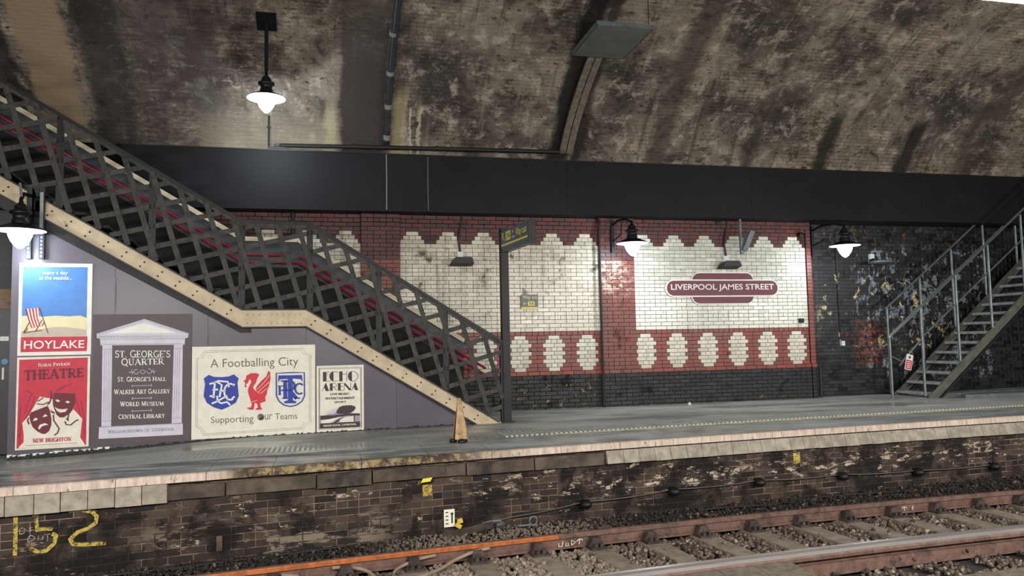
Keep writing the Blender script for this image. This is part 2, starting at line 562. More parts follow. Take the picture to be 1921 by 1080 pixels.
def coping_mat():
    k = NT('worn_white_coping')
    p = k.pos()
    X = k.sep(p)
    col = k.mix(k.step(k.noise(k.pos((6, 6, 1)), 3.0, 6.0, 0.7), 0.3, 0.7), lin((172, 152, 138)), lin((212, 196, 180)))
    # paint gone and rust-brown between about one and three metres left of the sign post
    worn = k.math('MULTIPLY', k.step(X[0], -1.2, -0.85), k.step(X[0], 1.2, 2.5, 1.0, 0.0))
    brown = k.mix(k.step(k.noise(p, 9.0, 6.0, 0.7), 0.42, 0.6), lin((58, 45, 34)), lin((150, 130, 88)))
    col = k.mix(k.math('MULTIPLY', worn, k.step(k.noise(p, 2.5, 6.0, 0.7), 0.28, 0.5)), col, brown)
    crack = k.noise(k.pos((3, 3, 1)), 4.0, 8.0, 0.75)
    col = k.mix(k.math('MULTIPLY', k.step(crack, 0.58, 0.64), 0.8), col, lin((104, 84, 74)))
    k.bump(k.noise(p, 40.0, 5.0), 0.3, 0.004)
    return k.done(col, 0.75)


def rail_top_mat():
    k = NT('polished_rail_head')
    p = k.pos()
    k.b.inputs['Anisotropic'].default_value = 0.3
    col = k.mix(k.noise(k.pos((0.5, 8, 8)), 3.0), lin((176, 170, 164)), lin((226, 222, 216)))
    return k.done(col, 0.26, 0.78)


def gravel_mat(name, a, b, c):
    k = NT(name)
    r = k.rnd()
    X = k.sep(k.pos())
    col = k.mix(k.step(r, 0.0, 0.8), lin(a), lin(b))
    col = k.mix(k.step(r, 0.86, 0.98), col, lin(c))
    pale = k.math('MULTIPLY', k.step(X[0], 0.2, 1.2), k.step(X[0], 2.4, 3.6, 1.0, 0.0))
    col = k.mix(k.math('MULTIPLY', pale, 0.4), col, lin((160, 146, 130)))
    k.bump(k.noise(k.pos(), 60.0, 4.0), 0.3, 0.004)
    return k.done(col, 0.9, 0.0, 0.25)


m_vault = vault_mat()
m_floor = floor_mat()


def slab_mat():
    k = NT('bluish_coping_slab_top')
    p = k.pos(); X = k.sep(p)
    col = k.mix(k.step(k.noise(k.pos((.8, 2.5, 1)), 2.0, 5.0, 0.6), 0.3, 0.7), lin((128, 134, 132)), lin((182, 186, 184)))
    col = k.mix(1.0, col, k.mix(k.rnd(), (.88,) * 3, (1.06,) * 3), 'MULTIPLY')
    col = k.mix(k.math('MULTIPLY', k.step(X[0], -0.5, 3.0, 1.0, 0.0), k.step(k.noise(k.pos((.5, 2.2, 1), (4, 4, 0)), 1.6, 5.0, .6), 0.36, 0.6)), col, lin((74, 80, 80)))
    k.bump(k.noise(p, 70.0, 4.0, 0.6), 0.1, 0.004)
    return k.done(col, k.step(k.noise(k.pos((.6, 2, 1), (1, 9, 0)), 1.2, 4.0), 0.4, 0.62, 0.55, 0.22))


m_slab = slab_mat()
m_coping = coping_mat()
m_railtop = rail_top_mat()
m_gravel = gravel_mat('track_ballast', (54, 46, 42), (104, 91, 82), (150, 138, 124))
m_dust = gravel_mat('sooty_ballast', (38, 33, 30), (58, 50, 45), (104, 92, 80))
m_bed = mat('track_bed_dirt', (46, 40, 36), 0.95, var=0.4, scale=8, bump=0.6, bscale=25)
m_tact = mat('worn_tactile_paving', (172, 174, 168), 0.6, var=0.2, scale=4)
m_line = mat('worn_pale_yellow_line', (222, 214, 160), 0.7, var=0.1, dirt=((150, 150, 130), 0.66, 6.0))
m_globeglass = m_globe

# ------------------------------------------------------------------ the vault
vm = bpy.data.meshes.new('ceiling')
NA, XS = 72, [-22, -8, -5.4, -2, 2, 6, 10, 14, 20, 36]
vv, vf, vuv = [], [], []
angs = [math.pi * i / NA for i in range(NA + 1)]
arc = [0.0]
pts = [(5.6 + 8.8 * math.cos(a), 2.27 + 4.44 * math.sin(a)) for a in angs]
for i in range(1, NA + 1):
    arc.append(arc[-1] + math.dist(pts[i], pts[i - 1]))
for x in XS:
    for i in range(NA + 1):
        vv.append((x, pts[i][0], pts[i][1]))
for a in range(len(XS) - 1):
    for i in range(NA):
        q = (a * (NA + 1) + i, a * (NA + 1) + i + 1, (a + 1) * (NA + 1) + i + 1, (a + 1) * (NA + 1) + i)
        vf.append(q)
vm.from_pydata(vv, [], vf)
ul = vm.uv_layers.new(name='vault')
lu = np.empty(len(vm.loops) * 2, dtype=np.float32)
for li, l in enumerate(vm.loops):
    n_ = l.vertex_index
    lu[2 * li] = XS[n_ // (NA + 1)]
    lu[2 * li + 1] = arc[n_ % (NA + 1)]
ul.data.foreach_set('uv', lu)
vm.polygons.foreach_set('use_smooth', [True] * len(vm.polygons))
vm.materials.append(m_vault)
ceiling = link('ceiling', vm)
ceiling['kind'] = 'structure'
ceiling['label'] = 'sooty brick barrel vault over the tracks'

# ------------------------------------------------------------------ bricks
JT = 0.0065
brick_meshes = {}


def brick_mesh(wd, hg, dp, m):
    key = (round(wd, 3), round(hg, 3), round(dp, 3), m.name)
    if key not in brick_meshes:
        me = bpy.data.meshes.new('brick')
        c = 0.003
        a, b = wd / 2, hg / 2
        vs = [(-a, dp, -b), (a, dp, -b), (a, dp, b), (-a, dp, b), (-a, c, -b), (a, c, -b), (a, c, b), (-a, c, b),
              (-a + c, 0, -b + c), (a - c, 0, -b + c), (a - c, 0, b - c), (-a + c, 0, b - c)]
        fs = [(0, 1, 5, 4), (1, 2, 6, 5), (2, 3, 7, 6), (3, 0, 4, 7), (4, 5, 9, 8), (5, 6, 10, 9), (6, 7, 11, 10), (7, 4, 8, 11), (8, 9, 10, 11)]
        me.from_pydata(vs, [], fs)
        me.materials.append(m)
        brick_meshes[key] = me
    return brick_meshes[key]


def lay(parent, bricks, cap=300, name='brick', dp=0.05, keyf=None):
    """bricks: list of (pos on face centre, rot z, width, height, material). The nearest ones become objects, the rest one joined part per material."""
    order = sorted(bricks, key=keyf or (lambda b: b[0][0] ** 2 + b[0][1] ** 2 + b[0][2] ** 2))
    for (p, rz, wd, hg, m) in order[:cap]:
        o = link(name, brick_mesh(wd, hg, dp, m), parent)
        o.location = p; o.rotation_euler = (0, 0, rz)
    rest = {}
    for b in order[cap:]:
        rest.setdefault(b[4].name, []).append(b)
    for k_, lst in rest.items():
        mb = MB()
        for (p, rz, wd, hg, m) in lst:
            me = brick_mesh(wd, hg, dp, m)
            R = Matrix.Rotation(rz, 3, 'Z')
            mb.add([R @ v.co + Vector(p) for v in me.vertices], [tuple(f.vertices) for f in me.polygons], random.random())
        o = mb.build(name + 'work', lst[0][4], parent)
        o['kind'] = 'stuff'


def run(x0, x1, pitch, first=None):
    """split a course into bricks"""
    out = []
    x = x0
    if first: out.append((x, min(x + first, x1))); x += first
    while x < x1 - 0.02:
        e = min(x + pitch, x1)
        if x1 - e < 0.05: e = x1
        out.append((x, e)); x = e
    return out


CO = 0.075
ZW = 0.208
OV = [1, 1.5, 2, 1.5, 2, 1.5, 2, 1.5, 1]


def seg_run(x0, x1, centres, wid, m_in, m_out):
    """a course with motif pieces of width wid (in stretchers) at the centres"""
    res, x = [], x0
    W_ = wid * 0.225
    for c in centres + [None]:
        a = x1 if c is None else c - W_ / 2
        if a - x > 0.02:
            n = max(1, round((a - x) / 0.2))
            res += [(x + (a - x) * i / n, x + (a - x) * (i + 1) / n, m_out) for i in range(n)]
        if c is None: break
        n = 3 if wid == 1.5 else int(wid)
        res += [(a + W_ * i / n, a + W_ * (i + 1) / n, m_in) for i in range(n)]
        x = a + W_
    return res


def tiled_bay(struct_o, x0, x1, c0, mw, Y=14.03, cap=300):
    bricks = []
    cs = [c0 + 0.666 * i for i in range(6)]
    for r in range(-20, 34):
        z = ZW + CO * r + CO / 2
        half = 0.1125 if r % 2 else None
        yo = 0.0
        if r < -11:
            cells = [(a, b, m_plinth) for a, b in run(x0, x1, 0.225, half)]; yo = -0.035
        elif r == -11:
            cells = [(a, b, m_red) for a, b in run(x0, x1, 0.225, half)]; yo = -0.03
        elif -10 <= r <= -2:
            cells = seg_run(x0, x1, cs, OV[r + 10], m_oval, m_red)
        elif r == -1:
            cells = [(a, b, m_red) for a, b in run(x0, x1, 0.1125)]
        elif r < 22:
            cells = [(a, b, mw) for a, b in (run(x0, x1, 0.1125) if r % 4 == 3 else run(x0, x1, 0.225, half))]
        elif r < 25:
            cells = seg_run(x0, x1, cs, (2, 1.5, 1)[r - 22], mw, m_redd)
        else:
            cells = [(a, b, m_redd) for a, b in run(x0, x1, 0.225, half)]
            yo = {26: -0.02, 27: -0.045, 28: -0.045, 29: -0.02}.get(r, 0.0)
        for a, b, m in cells:
            bricks.append(((((a + b) / 2), Y + yo + random.uniform(-.0015, .0015), z), 0.0, b - a - JT, CO - JT, m))
    lay(struct_o, bricks, cap)
    MB().box(x0, x1, Y + 0.012, Y + 0.35, ZP - .15, 3.5).build('mortar', m_mortar, struct_o)


bayA = struct('wall_back', 'red and white glazed brick bay behind the left stairs')
tiled_bay(bayA, -3.28, 0.56, -3.04, m_white_b)
bayB = struct('wall_back', 'white glazed brick bay with red borders left of the pilaster')
tiled_bay(bayB, 1.26, 5.10, 1.49, m_white_b)
bayC = struct('wall_back', 'white glazed brick bay carrying the station name')
tiled_bay(bayC, 5.80, 9.64, 6.02, m_white_c)


def pier(x0, x1, Y, lab):
    s = struct('wall_back', lab)
    bricks = []
    for r in range(-20, 34):
        z = ZW + CO * r + CO / 2
        m = m_plinth if r < -11 else (m_redd if r > 17 else m_pil)
        yo = -0.03 if r <= -11 else {26: -0.02, 27: -0.045, 28: -0.045, 29: -0.02}.get(r, 0.0)
        for a, b in run(x0, x1, 0.1125 if r % 4 == 3 else 0.225, 0.1125 if r % 2 and r % 4 != 3 else None):
            bricks.append((((a + b) / 2, Y + yo, z), 0.0, b - a - JT, CO - JT, m))
    lay(s, bricks, 200)
    MB().box(x0 + .004, x1 - .004, Y + 0.012, 14.3, ZP - .15, 3.38).build('mortar', m_mortar, s)


pier(0.56, 1.26, 13.95, 'dark red brick pilaster behind the stair top')
pier(5.10, 5.80, 13.95, 'worn red brick pilaster with peeling glaze')
strip_s = struct('wall_back', 'narrow red brick edge right of the white bay')
lay(strip_s, [((9.70, 14.0 + (-.03 if r <= -11 else 0), ZW + CO * r + CO / 2), 0.0, 0.108, CO - JT, m_plinth if r < -11 else (m_redd if r > 21 else m_red)) for r in range(-20, 34)], 60)
MB().box(9.645, 9.75, 14.012, 14.5, ZP - .15, 3.75).build('mortar', m_mortar, strip_s)

wallD = struct('wall_back', 'black painted peeling brick wall behind the right steps')
bricks = []
for r in range(-20, 32):
    z = ZW + CO * r + CO / 2
    for a, b in (run(9.75, 16.0, 0.1125) if r % 4 == 3 else run(9.75, 16.0, 0.225, 0.1125 if r % 2 else None)):
        bricks.append((((a + b) / 2, 14.25 + random.uniform(-.002, .002), z), 0.0, b - a - JT * .7, CO - JT * .7, m_black))
lay(wallD, bricks, 300)
MB().box(9.75, 16.0, 14.256, 14.6, ZP - .15, 3.75).build('mortar', m_backing, wallD)
MB().box(16.0, 36.0, 14.25, 14.6, ZP - .15, 3.75).build('brickwork', m_black, wallD)
wallL = struct('wall_back', 'dark brick wall beyond the stair head')
MB().box(-22, -3.28, 14.04, 14.4, ZP - 1.0, 3.75).build('brickwork', m_black, wallL)

# fascia
fa = struct('trim_1', 'dark navy boxed fascia along the vault springing')
fx = [-3.31, 1.0, 1.74, 4.35, 8.2, 12.2, 16.4, 24.0, 36.0]
for a, b in zip(fx[:-1], fx[1:]):
    MB().box(a + .002, b - .002, 13.6, 13.63, 2.378, 3.41).build('fascia_panel', m_fascia, fa)
MB().box(-3.31, 36.0, 13.632, 14.4, 2.385, 3.405).build('fascia_box', m_fascia, fa)
mb = MB()
mb.tube([(1.0, 13.597, 3.40), (1.003, 13.597, 3.0), (.998, 13.597, 2.40)], 0.012, 6)
mb.build('pale_drip', m_drip, fa)['label'] = 'pale lime drip down the joint'
MB().tube([(1.74, 13.598, 3.38), (1.735, 13.598, 2.9), (1.74, 13.598, 2.40)], 0.006, 6).build('pale_drip', m_drip, fa)
MB().box(-3.315, 36.0, 13.585, 13.6, 3.395, 3.415).build('top_trim', m_irond, fa)

# ------------------------------------------------------------------ platform
floor = struct('floor', 'damp grey asphalt far platform')


def pz(x, y):       # surface sinks a little to the back left
    if x > -0.8: return ZP
    a = min(1, max(0, (-0.8 - x) / 3.2)); b = min(1, max(0, (y - E(x) - 1.0) / 1.6))
    return ZP - 0.125 * a * a * (3 - 2 * a) * b


gx = [-14, -10, -7] + [-6 + 0.5 * i for i in range(53)] + [24, 36]
gv = [0.30, 0.6, 1.0, 1.4, 1.8, 2.2, 2.6, 3.0, 3.6, 4.4, 5.2, 6.0]
mb = MB()
vs, fs = [], []
for x in gx:
    for q in gv:
        y = E(x) + q if q < 5.9 else 14.6
        vs.append((x, y, pz(x, y)))
NV = len(gv)
for i in range(len(gx) - 1):
    for j in range(NV - 1):
        fs.append((i * NV + j, (i + 1) * NV + j, (i + 1) * NV + j + 1, i * NV + j + 1))
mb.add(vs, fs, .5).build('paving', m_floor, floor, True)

# coping slabs with white nosing
x = -5.2
while x < 16:
    L = random.uniform(0.62, 0.95)
    ax, bx_ = x + .003, x + L - .003
    mb = MB()
    ya, yb = E(ax), E(bx_)
    n = 0.0
    top = ZP + 0.002
    vs = [(ax, ya, top - .078), (bx_, yb, top - .078), (bx_, yb, top - .012), (ax, ya, top - .012), (bx_, yb + .014, top), (ax, ya + .014, top),
          (bx_, yb + .98, top), (ax, ya + .98, top), (ax, ya + .98, top - .078), (bx_, yb + .98, top - .078)]
    mb.add(vs, [(0, 1, 2, 3), (3, 2, 4, 5), (5, 4, 6, 7), (7, 6, 9, 8), (0, 8, 9, 1), (0, 3, 5, 7, 8), (1, 9, 6, 4, 2)])
    o = mb.build('coping_slab', m_coping, floor)
    # grey-blue worn top behind the white nosing
    MB().add([(ax, ya + .10, top + .003), (bx_, yb + .10, top + .003), (bx_, yb + .98, top + .003), (ax, ya + .98, top + .003)], [(0, 1, 2, 3)], random.random()).build('slab_top', m_slab, o)
    x += L
# tactile strips and line
mb = MB()
x = 2.3
while x < 16:
    mb.box(x, x + .036, E(x) + 1.26, E(x) + 1.80, ZP, ZP + .014, random.random())
    x += 0.072
o = mb.build('tactile_ribs', m_tact, floor); o['kind'] = 'stuff'
mb = MB()
x = -5.0
while x < 2.3:
    for j in range(8):
        yy = E(x) + 1.26 + .062 * j
        zz = pz(x, yy)
        mb.add([(x - .016, yy - .016, zz), (x + .016, yy - .016, zz), (x + .016, yy + .016, zz), (x - .016, yy + .016, zz), (x, yy, zz + .008)],
               [(0, 1, 4), (1, 2, 4), (2, 3, 4), (3, 0, 4)])
    x += .062
o = mb.build('tactile_blisters', mat('dark_tactile_paving', (122, 124, 116), 0.55), floor); o['kind'] = 'stuff'
mb = MB()
xs = [3.0 + .5 * i for i in range(40)]
for a, b in zip(xs[:-1], xs[1:]):
    mb.add([(a, E(a) + 1.08, ZP + .006), (b, E(b) + 1.08, ZP + .003), (b, E(b) + 1.18, ZP + .006), (a, E(a) + 1.18, ZP + .006)], [(0, 1, 2, 3)], .5)
mb.build('yellow_line', m_line, floor)

# platform face
pw = struct('wall_platform_edge', 'sooty brick face of the far platform')
FO = 0.085
mb = MB()
xs = [-8 + .5 * i for i in range(60)]
for a, b in zip(xs[:-1], xs[1:]):
    mb.add([(a, E(a) + FO + .005, -2.6), (b, E(b) + FO + .005, -2.6), (b, E(b) + FO + .005, ZP - .06), (a, E(a) + FO + .005, ZP - .06)], [(0, 1, 2, 3)], .5)
mb.build('mortar', m_mortar_p, pw)
bricks = []
HR = 0.078
for r in range(10):
    z = -1.555 - HR * r
    for a, b in (run(-5, 16, 0.118) if r % 3 == 2 else run(-5, 16, 0.236, 0.118 if r % 2 else None)):
        xm = (a + b) / 2
        g = math.atan(sl(E, xm))
        bricks.append(((xm, E(xm) + FO + random.uniform(-.004, .003), z), g, (b - a) / math.cos(g) - .010, HR - .010, m_plat))
lay(pw, bricks, 300, keyf=lambda b: (b[0][0] - 2.0) ** 2 + 3 * (b[0][2] + 1.9) ** 2 if b[0][0] < 2 else (b[0][0] - 2) ** 2 * .5 + 3 * (b[0][2] + 1.9) ** 2)


def edge_block(xa, xb, m, name, slope, z0, z1, proud):
    ya, yb = E(xa), E(xb)
    mb = MB()
    t, bo = proud - slope, proud
    vs = [(xa, ya + FO - bo, z0), (xb, yb + FO - bo, z0), (xb, yb + FO + .03, z0), (xa, ya + FO + .03, z0),
          (xa, ya + FO - bo, z0 + .012), (xb, yb + FO - bo, z0 + .012),
          (xa, ya + FO - t, z1), (xb, yb + FO - t, z1), (xb, yb + FO + .03, z1), (xa, ya + FO + .03, z1)]
    mb.add(vs, [(0, 3, 2, 1), (0, 1, 5, 4), (4, 5, 7, 6), (6, 7, 8, 9), (1, 2, 8, 7, 5), (0, 4, 6, 9, 3)])
    return mb.build(name, m, pw)


x = -5.15
while x < -1.62:
    L = random.uniform(.205, .235)
    edge_block(x + .004, x + L - .004, m_stone, 'edge_block', 0.0, -1.515 + random.uniform(-.006, .006), -1.318, 0.062 + random.uniform(0, .006))
    x += L
x = -1.6
while x < 3.28:
    L = min(random.uniform(.55, 1.1), 3.29 - x)
    if 3.29 - x - L < .3: L = 3.29 - x
    edge_block(x + .008, x + L - .008, m_ledge, 'ledge_stone', 0.012, -1.50 + random.uniform(-.012, .006), -1.365, 0.05 + random.uniform(-.012, .012))
    x += L
x = 3.32
while x < 16:
    L = random.uniform(.215, .235)
    edge_block(x + .003, x + L - .003, m_stone, 'sloping_edge_block', 0.055, -1.505 + random.uniform(-.004, .004), -1.345, 0.07)
    x += L
mb = MB()
for a, b in zip(xs[:-1], xs[1:]):
    mb.add([(a, E(a) + FO - .03, -1.345), (b, E(b) + FO - .03, -1.345), (b, E(b) + FO - .03, -1.318), (a, E(a) + FO - .03, -1.318)], [(0, 1, 2, 3)], .5)
mb.build('bedding_course', m_ledge, pw)


def on_face(x, z, off=-.012):
    return Vector((x, E(x) + FO + off, z))


def face_stroke(mb, pts, wd):
    P = [on_face(a, b) for a, b in pts]
    fine = []
    for a, b in zip(P[:-1], P[1:]):
        for i in range(4): fine.append(a.lerp(b, i / 4))
    fine.append(P[-1])
    n = len(fine)
    vs = []
    for i, p in enumerate(fine):
        d = fine[min(i + 1, n - 1)] - fine[max(i - 1, 0)]
        d2 = Vector((-d.z, 0, d.x))
        d2.normalize()
        d2 *= wd / 2
        for sgn in (1, -1):
            q = p + d2 * sgn
            vs.append((q.x, E(q.x) + FO - .009, q.z))
    mb.add(vs, [(2 * i, 2 * i + 1, 2 * i + 3, 2 * i + 2) for i in range(n - 1)], .5)


def px_face(x, y):   # graffiti drawn in the 0..1080 crop of the left corner -> (x, z) on the brick face
    return (-3.02 + (x / 5.4) * 0.00417, -1.452 - (y / 5.4 - 82) * 0.0050 - (x / 5.4) * 0.00037)


mb = MB()
for stroke in ([(190, 490), (195, 620), (195, 760), (195, 900)],
               [(360, 495), (440, 480)], [(405, 490), (405, 570), (425, 650)], [(400, 650), (480, 640), (580, 640)],
               [(575, 690), (620, 710), (600, 790), (520, 860), (430, 870), (345, 830)], [(490, 475), (600, 460)],
               [(750, 460), (880, 450), (1000, 475), (1055, 520), (1045, 590), (960, 645), (850, 680), (770, 750), (800, 800), (900, 810), (1160, 800)]):
    face_stroke(mb, [px_face(*p) for p in stroke], .036)
tag(mb.build('graffiti', m_spray), 'yellow sprayed marks reading 52 on the platform brick face', 'graffiti')
mb = MB()
for stroke in ([(235, 640), (270, 625), (300, 650), (280, 680), (240, 690), (235, 640)], [(370, 625), (335, 630), (355, 655), (320, 672)],
               [(320, 735), (350, 700), (395, 720), (385, 750), (330, 770), (320, 735)], [(435, 710), (430, 745), (480, 745), (480, 700)], [(500, 700), (560, 690)], [(530, 695), (528, 765)]):
    face_stroke(mb, [px_face(*p) for p in stroke], .007)
tag(mb.build('chalk_writing', m_chalkw), 'thin chalk words among the yellow sprayed number', 'graffiti')
for (x0, x1, z0, z1, lab) in ((1.02, 1.13, -1.70, -1.575, 'yellow paint patch on brick above the white plate'), (6.10, 6.21, -1.70, -1.555, 'yellow paint patch under the sloping blocks')):
    mb = MB()
    face_stroke(mb, [((x0 + x1) / 2, z1), ((x0 + x1) / 2 + .004, z0)], x1 - x0)
    tag(mb.build('paint_patch', m_spray), lab, 'paint mark')
mb = MB()
face_stroke(mb, [(9.37, -1.60), (9.27, -1.61), (9.27, -1.66), (9.36, -1.69), (9.35, -1.74), (9.24, -1.73)], .022)
face_stroke(mb, [(9.47, -1.62), (9.55, -1.60), (9.58, -1.65), (9.46, -1.74), (9.62, -1.73)], .022)
tag(mb.build('graffiti', m_chalkw), 'small white painted 52 near a wall insulator', 'graffiti')
mb = MB()
P = on_face(1.06, -1.512, -.075)
mb.obox(P, (.055, 0.006, 0.004), (0, .002, 0), (.012, 0, .022))
tag(mb.build('number_tab', m_yel), 'small yellow tab under the worn coping', 'marker')

# ------------------------------------------------------------------ track
track = thing('railway_track', 'rusty railway track with concrete sleepers and chaired rails', 'track', (0, 0, SLEEPZ - .1))
T0 = Vector((0, 0, SLEEPZ - .1))


def sweep(prof, fn, x0, x1, name, m, step=.5, parent=track, skip=None):
    mb = MB()
    n = int((x1 - x0) / step) + 1
    vs, fs = [], []
    K = len(prof)
    for i in range(n):
        x = x0 + (x1 - x0) * i / (n - 1)
        g = math.atan(sl(fn, x))
        for (o, z) in prof:
            vs.append(Vector((x - math.sin(g) * o, fn(x) + math.cos(g) * o, z)) - T0)
    for i in range(n - 1):
        for j in range(K):
            if skip and skip(j): continue
            fs.append((i * K + j, i * K + (j + 1) % K, (i + 1) * K + (j + 1) % K, (i + 1) * K + j))
    mb.add(vs, fs, .5)
    return mb.build(name, m, parent)


Rz = RAILZ
rail_prof = [(-.036, Rz - .012), (-.036, Rz - .048), (-.012, Rz - .060), (-.012, Rz - .125), (-.034, Rz - .135), (-.034, Rz - .158), (.034, Rz - .158), (.034, Rz - .135),
             (.012, Rz - .125), (.012, Rz - .060), (.036, Rz - .048), (.036, Rz - .012), (.024, Rz), (-.024, Rz)]
sweep(rail_prof, FR, -6, 18, 'rail', m_rust)['label'] = 'far rusty brown rail'
near_prof = [(-.088, Rz - .058), (-.088, Rz - .088), (-.03, Rz - .098), (-.03, Rz - .135), (.05, Rz - .135), (.05, Rz - .100), (.07, Rz - .085), (.07, Rz - .045), (.055, Rz - .012), (.02, Rz - .001), (-.03, Rz - .001), (-.060, Rz - .014), (-.080, Rz - .034)]
nr = sweep(near_prof, NR, -6, 18, 'rail', m_rust); nr['label'] = 'near rail with brightly polished head'
sweep([(-.0845, Rz - .038), (-.0635, Rz - .0105), (-.03, Rz + .002), (.02, Rz + .002), (.056, Rz - .009), (.03, Rz - .02), (-.06, Rz - .03)], NR, -6, 18, 'running_surface', m_railtop, parent=nr)
sweep([(-.086, Rz - .136), (-.092, Rz - .25), (.06, Rz - .25), (.06, Rz - .134), (-.080, Rz - .134)], NR, -6, 18, 'rail_bearer', m_rust)['label'] = 'brown steel bearer under the near rail'
sweep([(-.0375, Rz - .013), (-.0375, Rz - .047), (-.037, Rz - .047), (-.03, Rz - .004), (-.03, Rz - .002)], FR, -6, 2.4, 'orange_rust_face', m_rusto).__setitem__('label', 'bright orange rust on the far rail head')

# sleepers with chairs
sx = 4.12 - 0.66 * 13
k_ = 0
chair_me = sleeper_me = None
sl_list = []
while sx < 14:
    sl_list.append(sx); sx += 0.66
for sx in sl_list:
    g = math.atan(sl(FR, sx))
    mid = (FR(sx) + NR(sx)) / 2
    if sleeper_me is None:
        s_ = MB().prism([(-.135, -.11), (.135, -.11), (.125, 0), (-.125, 0)], -.80, 1.05).build('sleeper', m_sleeper, track)
        sleeper_me = s_.data
        c_ = MB()
        c_.box(-.095, .095, -.20, .20, 0.0, .025)
        c_.prism([(-.085, .02), (.085, .02), (.045, .115), (-.045, .115)], -.12, -.03)
        c_.prism([(-.085, .02), (.085, .02), (.045, .115), (-.045, .115)], .03, .115)
        c_.box(-.05, -.015, -.18, -.14, .02, .06); c_.box(.015, .05, -.18, -.14, .02, .06)
        chair_me = c_.build('rail_chair', m_chair, s_).data
        c0_ = [o for o in s_.children][0]
        c0_.location = (0, .75, 0)
        so = s_
    else:
        so = link('sleeper', sleeper_me, track)
        c0_ = link('rail_chair', chair_me, so); c0_.location = (0, .75, 0)
    so.location = Vector((sx + .75 * 0.1, mid, SLEEPZ)) - T0
    so.rotation_euler = (0, 0, g)

# track bed and ballast
bed = struct('ground', 'dirty track bed between the platforms')
mb = MB()
for a, b in zip(xs[:-1], xs[1:]):
    for q0, q1, z0, z1 in ((-8.5, -1.9, -2.36, -2.36), (-1.9, -.75, -2.36, -2.30), (-.75, -.2, -2.30, -2.24), (-.2, FO + .05, -2.24, -2.13)):
        mb.add([(a, E(a) + q0, z0), (b, E(b) + q0, z0), (b, E(b) + q1, z1), (a, E(a) + q1, z1)], [(0, 1, 2, 3)], .5)
mb.build('track_bed', m_bed, bed)


def stones(pts, sizes, name, m, label):
    """crushed stone: jittered icosahedra in one mesh"""
    t = (1 + 5 ** .5) / 2
    ico = np.array([(-1, t, 0), (1, t, 0), (-1, -t, 0), (1, -t, 0), (0, -1, t), (0, 1, t), (0, -1, -t), (0, 1, -t), (t, 0, -1), (t, 0, 1), (-t, 0, -1), (-t, 0, 1)]) / 1.9
    fc = np.array([(0, 11, 5), (0, 5, 1), (0, 1, 7), (0, 7, 10), (0, 10, 11), (1, 5, 9), (5, 11, 4), (11, 10, 2), (10, 7, 6), (7, 1, 8), (3, 9, 4), (3, 4, 2), (3, 2, 6), (3, 6, 8), (3, 8, 9), (4, 9, 5), (2, 4, 11), (6, 2, 10), (8, 6, 7), (9, 8, 1)])
    n = len(pts)
    V = ico[None] * (1 + rng.uniform(-.28, .28, (n, 12, 1))) * rng.uniform(.7, 1.25, (n, 1, 3))
    q = rng.normal(size=(n, 4)); q /= np.linalg.norm(q, axis=1)[:, None]
    a, b, c, d = q.T
    R = np.stack([np.stack([1 - 2 * (c * c + d * d), 2 * (b * c - a * d), 2 * (b * d + a * c)], -1), np.stack([2 * (b * c + a * d), 1 - 2 * (b * b + d * d), 2 * (c * d - a * b)], -1),
                  np.stack([2 * (b * d - a * c), 2 * (c * d + a * b), 1 - 2 * (b * b + c * c)], -1)], 1)
    V = np.einsum('nij,nkj->nki', R, V) * np.array(sizes)[:, None, None] + np.array(pts)[:, None, :]
    F = (fc[None] + (np.arange(n) * 12)[:, None, None]).reshape(-1, 3)
    me = bpy.data.meshes.new(name)
    me.vertices.add(n * 12); me.vertices.foreach_set('co', V.reshape(-1))
    me.loops.add(len(F) * 3); me.loops.foreach_set('vertex_index', F.reshape(-1))
    me.polygons.add(len(F)); me.polygons.foreach_set('loop_start', np.arange(0, len(F) * 3, 3)); me.polygons.foreach_set('loop_total', np.full(len(F), 3))
    at = me.attributes.new('tint', 'FLOAT', 'FACE')
    at.data.foreach_set('value', np.repeat(rng.random(n), 20).astype(np.float32))
    me.materials.append(m)
    me.update(calc_edges=True); me.validate()
    o = link(name, me)
    tag(o, label, 'gravel', None, 'stuff')
    return o


P, S_ = [], []
while len(P) < 26000:
    x = random.uniform(-4.5, 14.0); fr = FR(x)
    y = random.uniform(5.0, fr - .03)
    if x > 9 and random.random() < .4: continue
    d = min(abs(x - (q + (y - (FR(q) + NR(q)) / 2) * -0.1 + .075)) for q in sl_list[max(0, int((x + 4.46) / .66) - 2):int((x + 4.46) / .66) + 3] or [99])
    lvl = -2.262 + random.uniform(-.02, .018)
    if y < NR(x) - .1: lvl -= .055
    if abs(y - NR(x)) < .11: continue
    if d < .135 and NR(x) - .5 < y:
        if random.random() < .985: continue
        lvl = SLEEPZ + .012
    P.append((x, y, lvl)); S_.append(random.uniform(.015, .029) * (1.2 if x < 3 else 1))
stones(P, S_, 'gravel', m_gravel, 'crushed stone ballast between the sleepers')
P, S_ = [], []
while len(P) < 15000:
    x = random.uniform(-4.5, 14.0)
    a, b = FR(x) + .05, E(x) + FO - .02
    f = random.random()
    P.append((x, a + (b - a) * f, -2.255 + .115 * f + random.uniform(-.02, .015))); S_.append(random.choice([.008, .011, .014, .022]) * random.uniform(.8, 1.2))
stones(P, S_, 'gravel', m_dust, 'dark sooty chippings against the platform face')

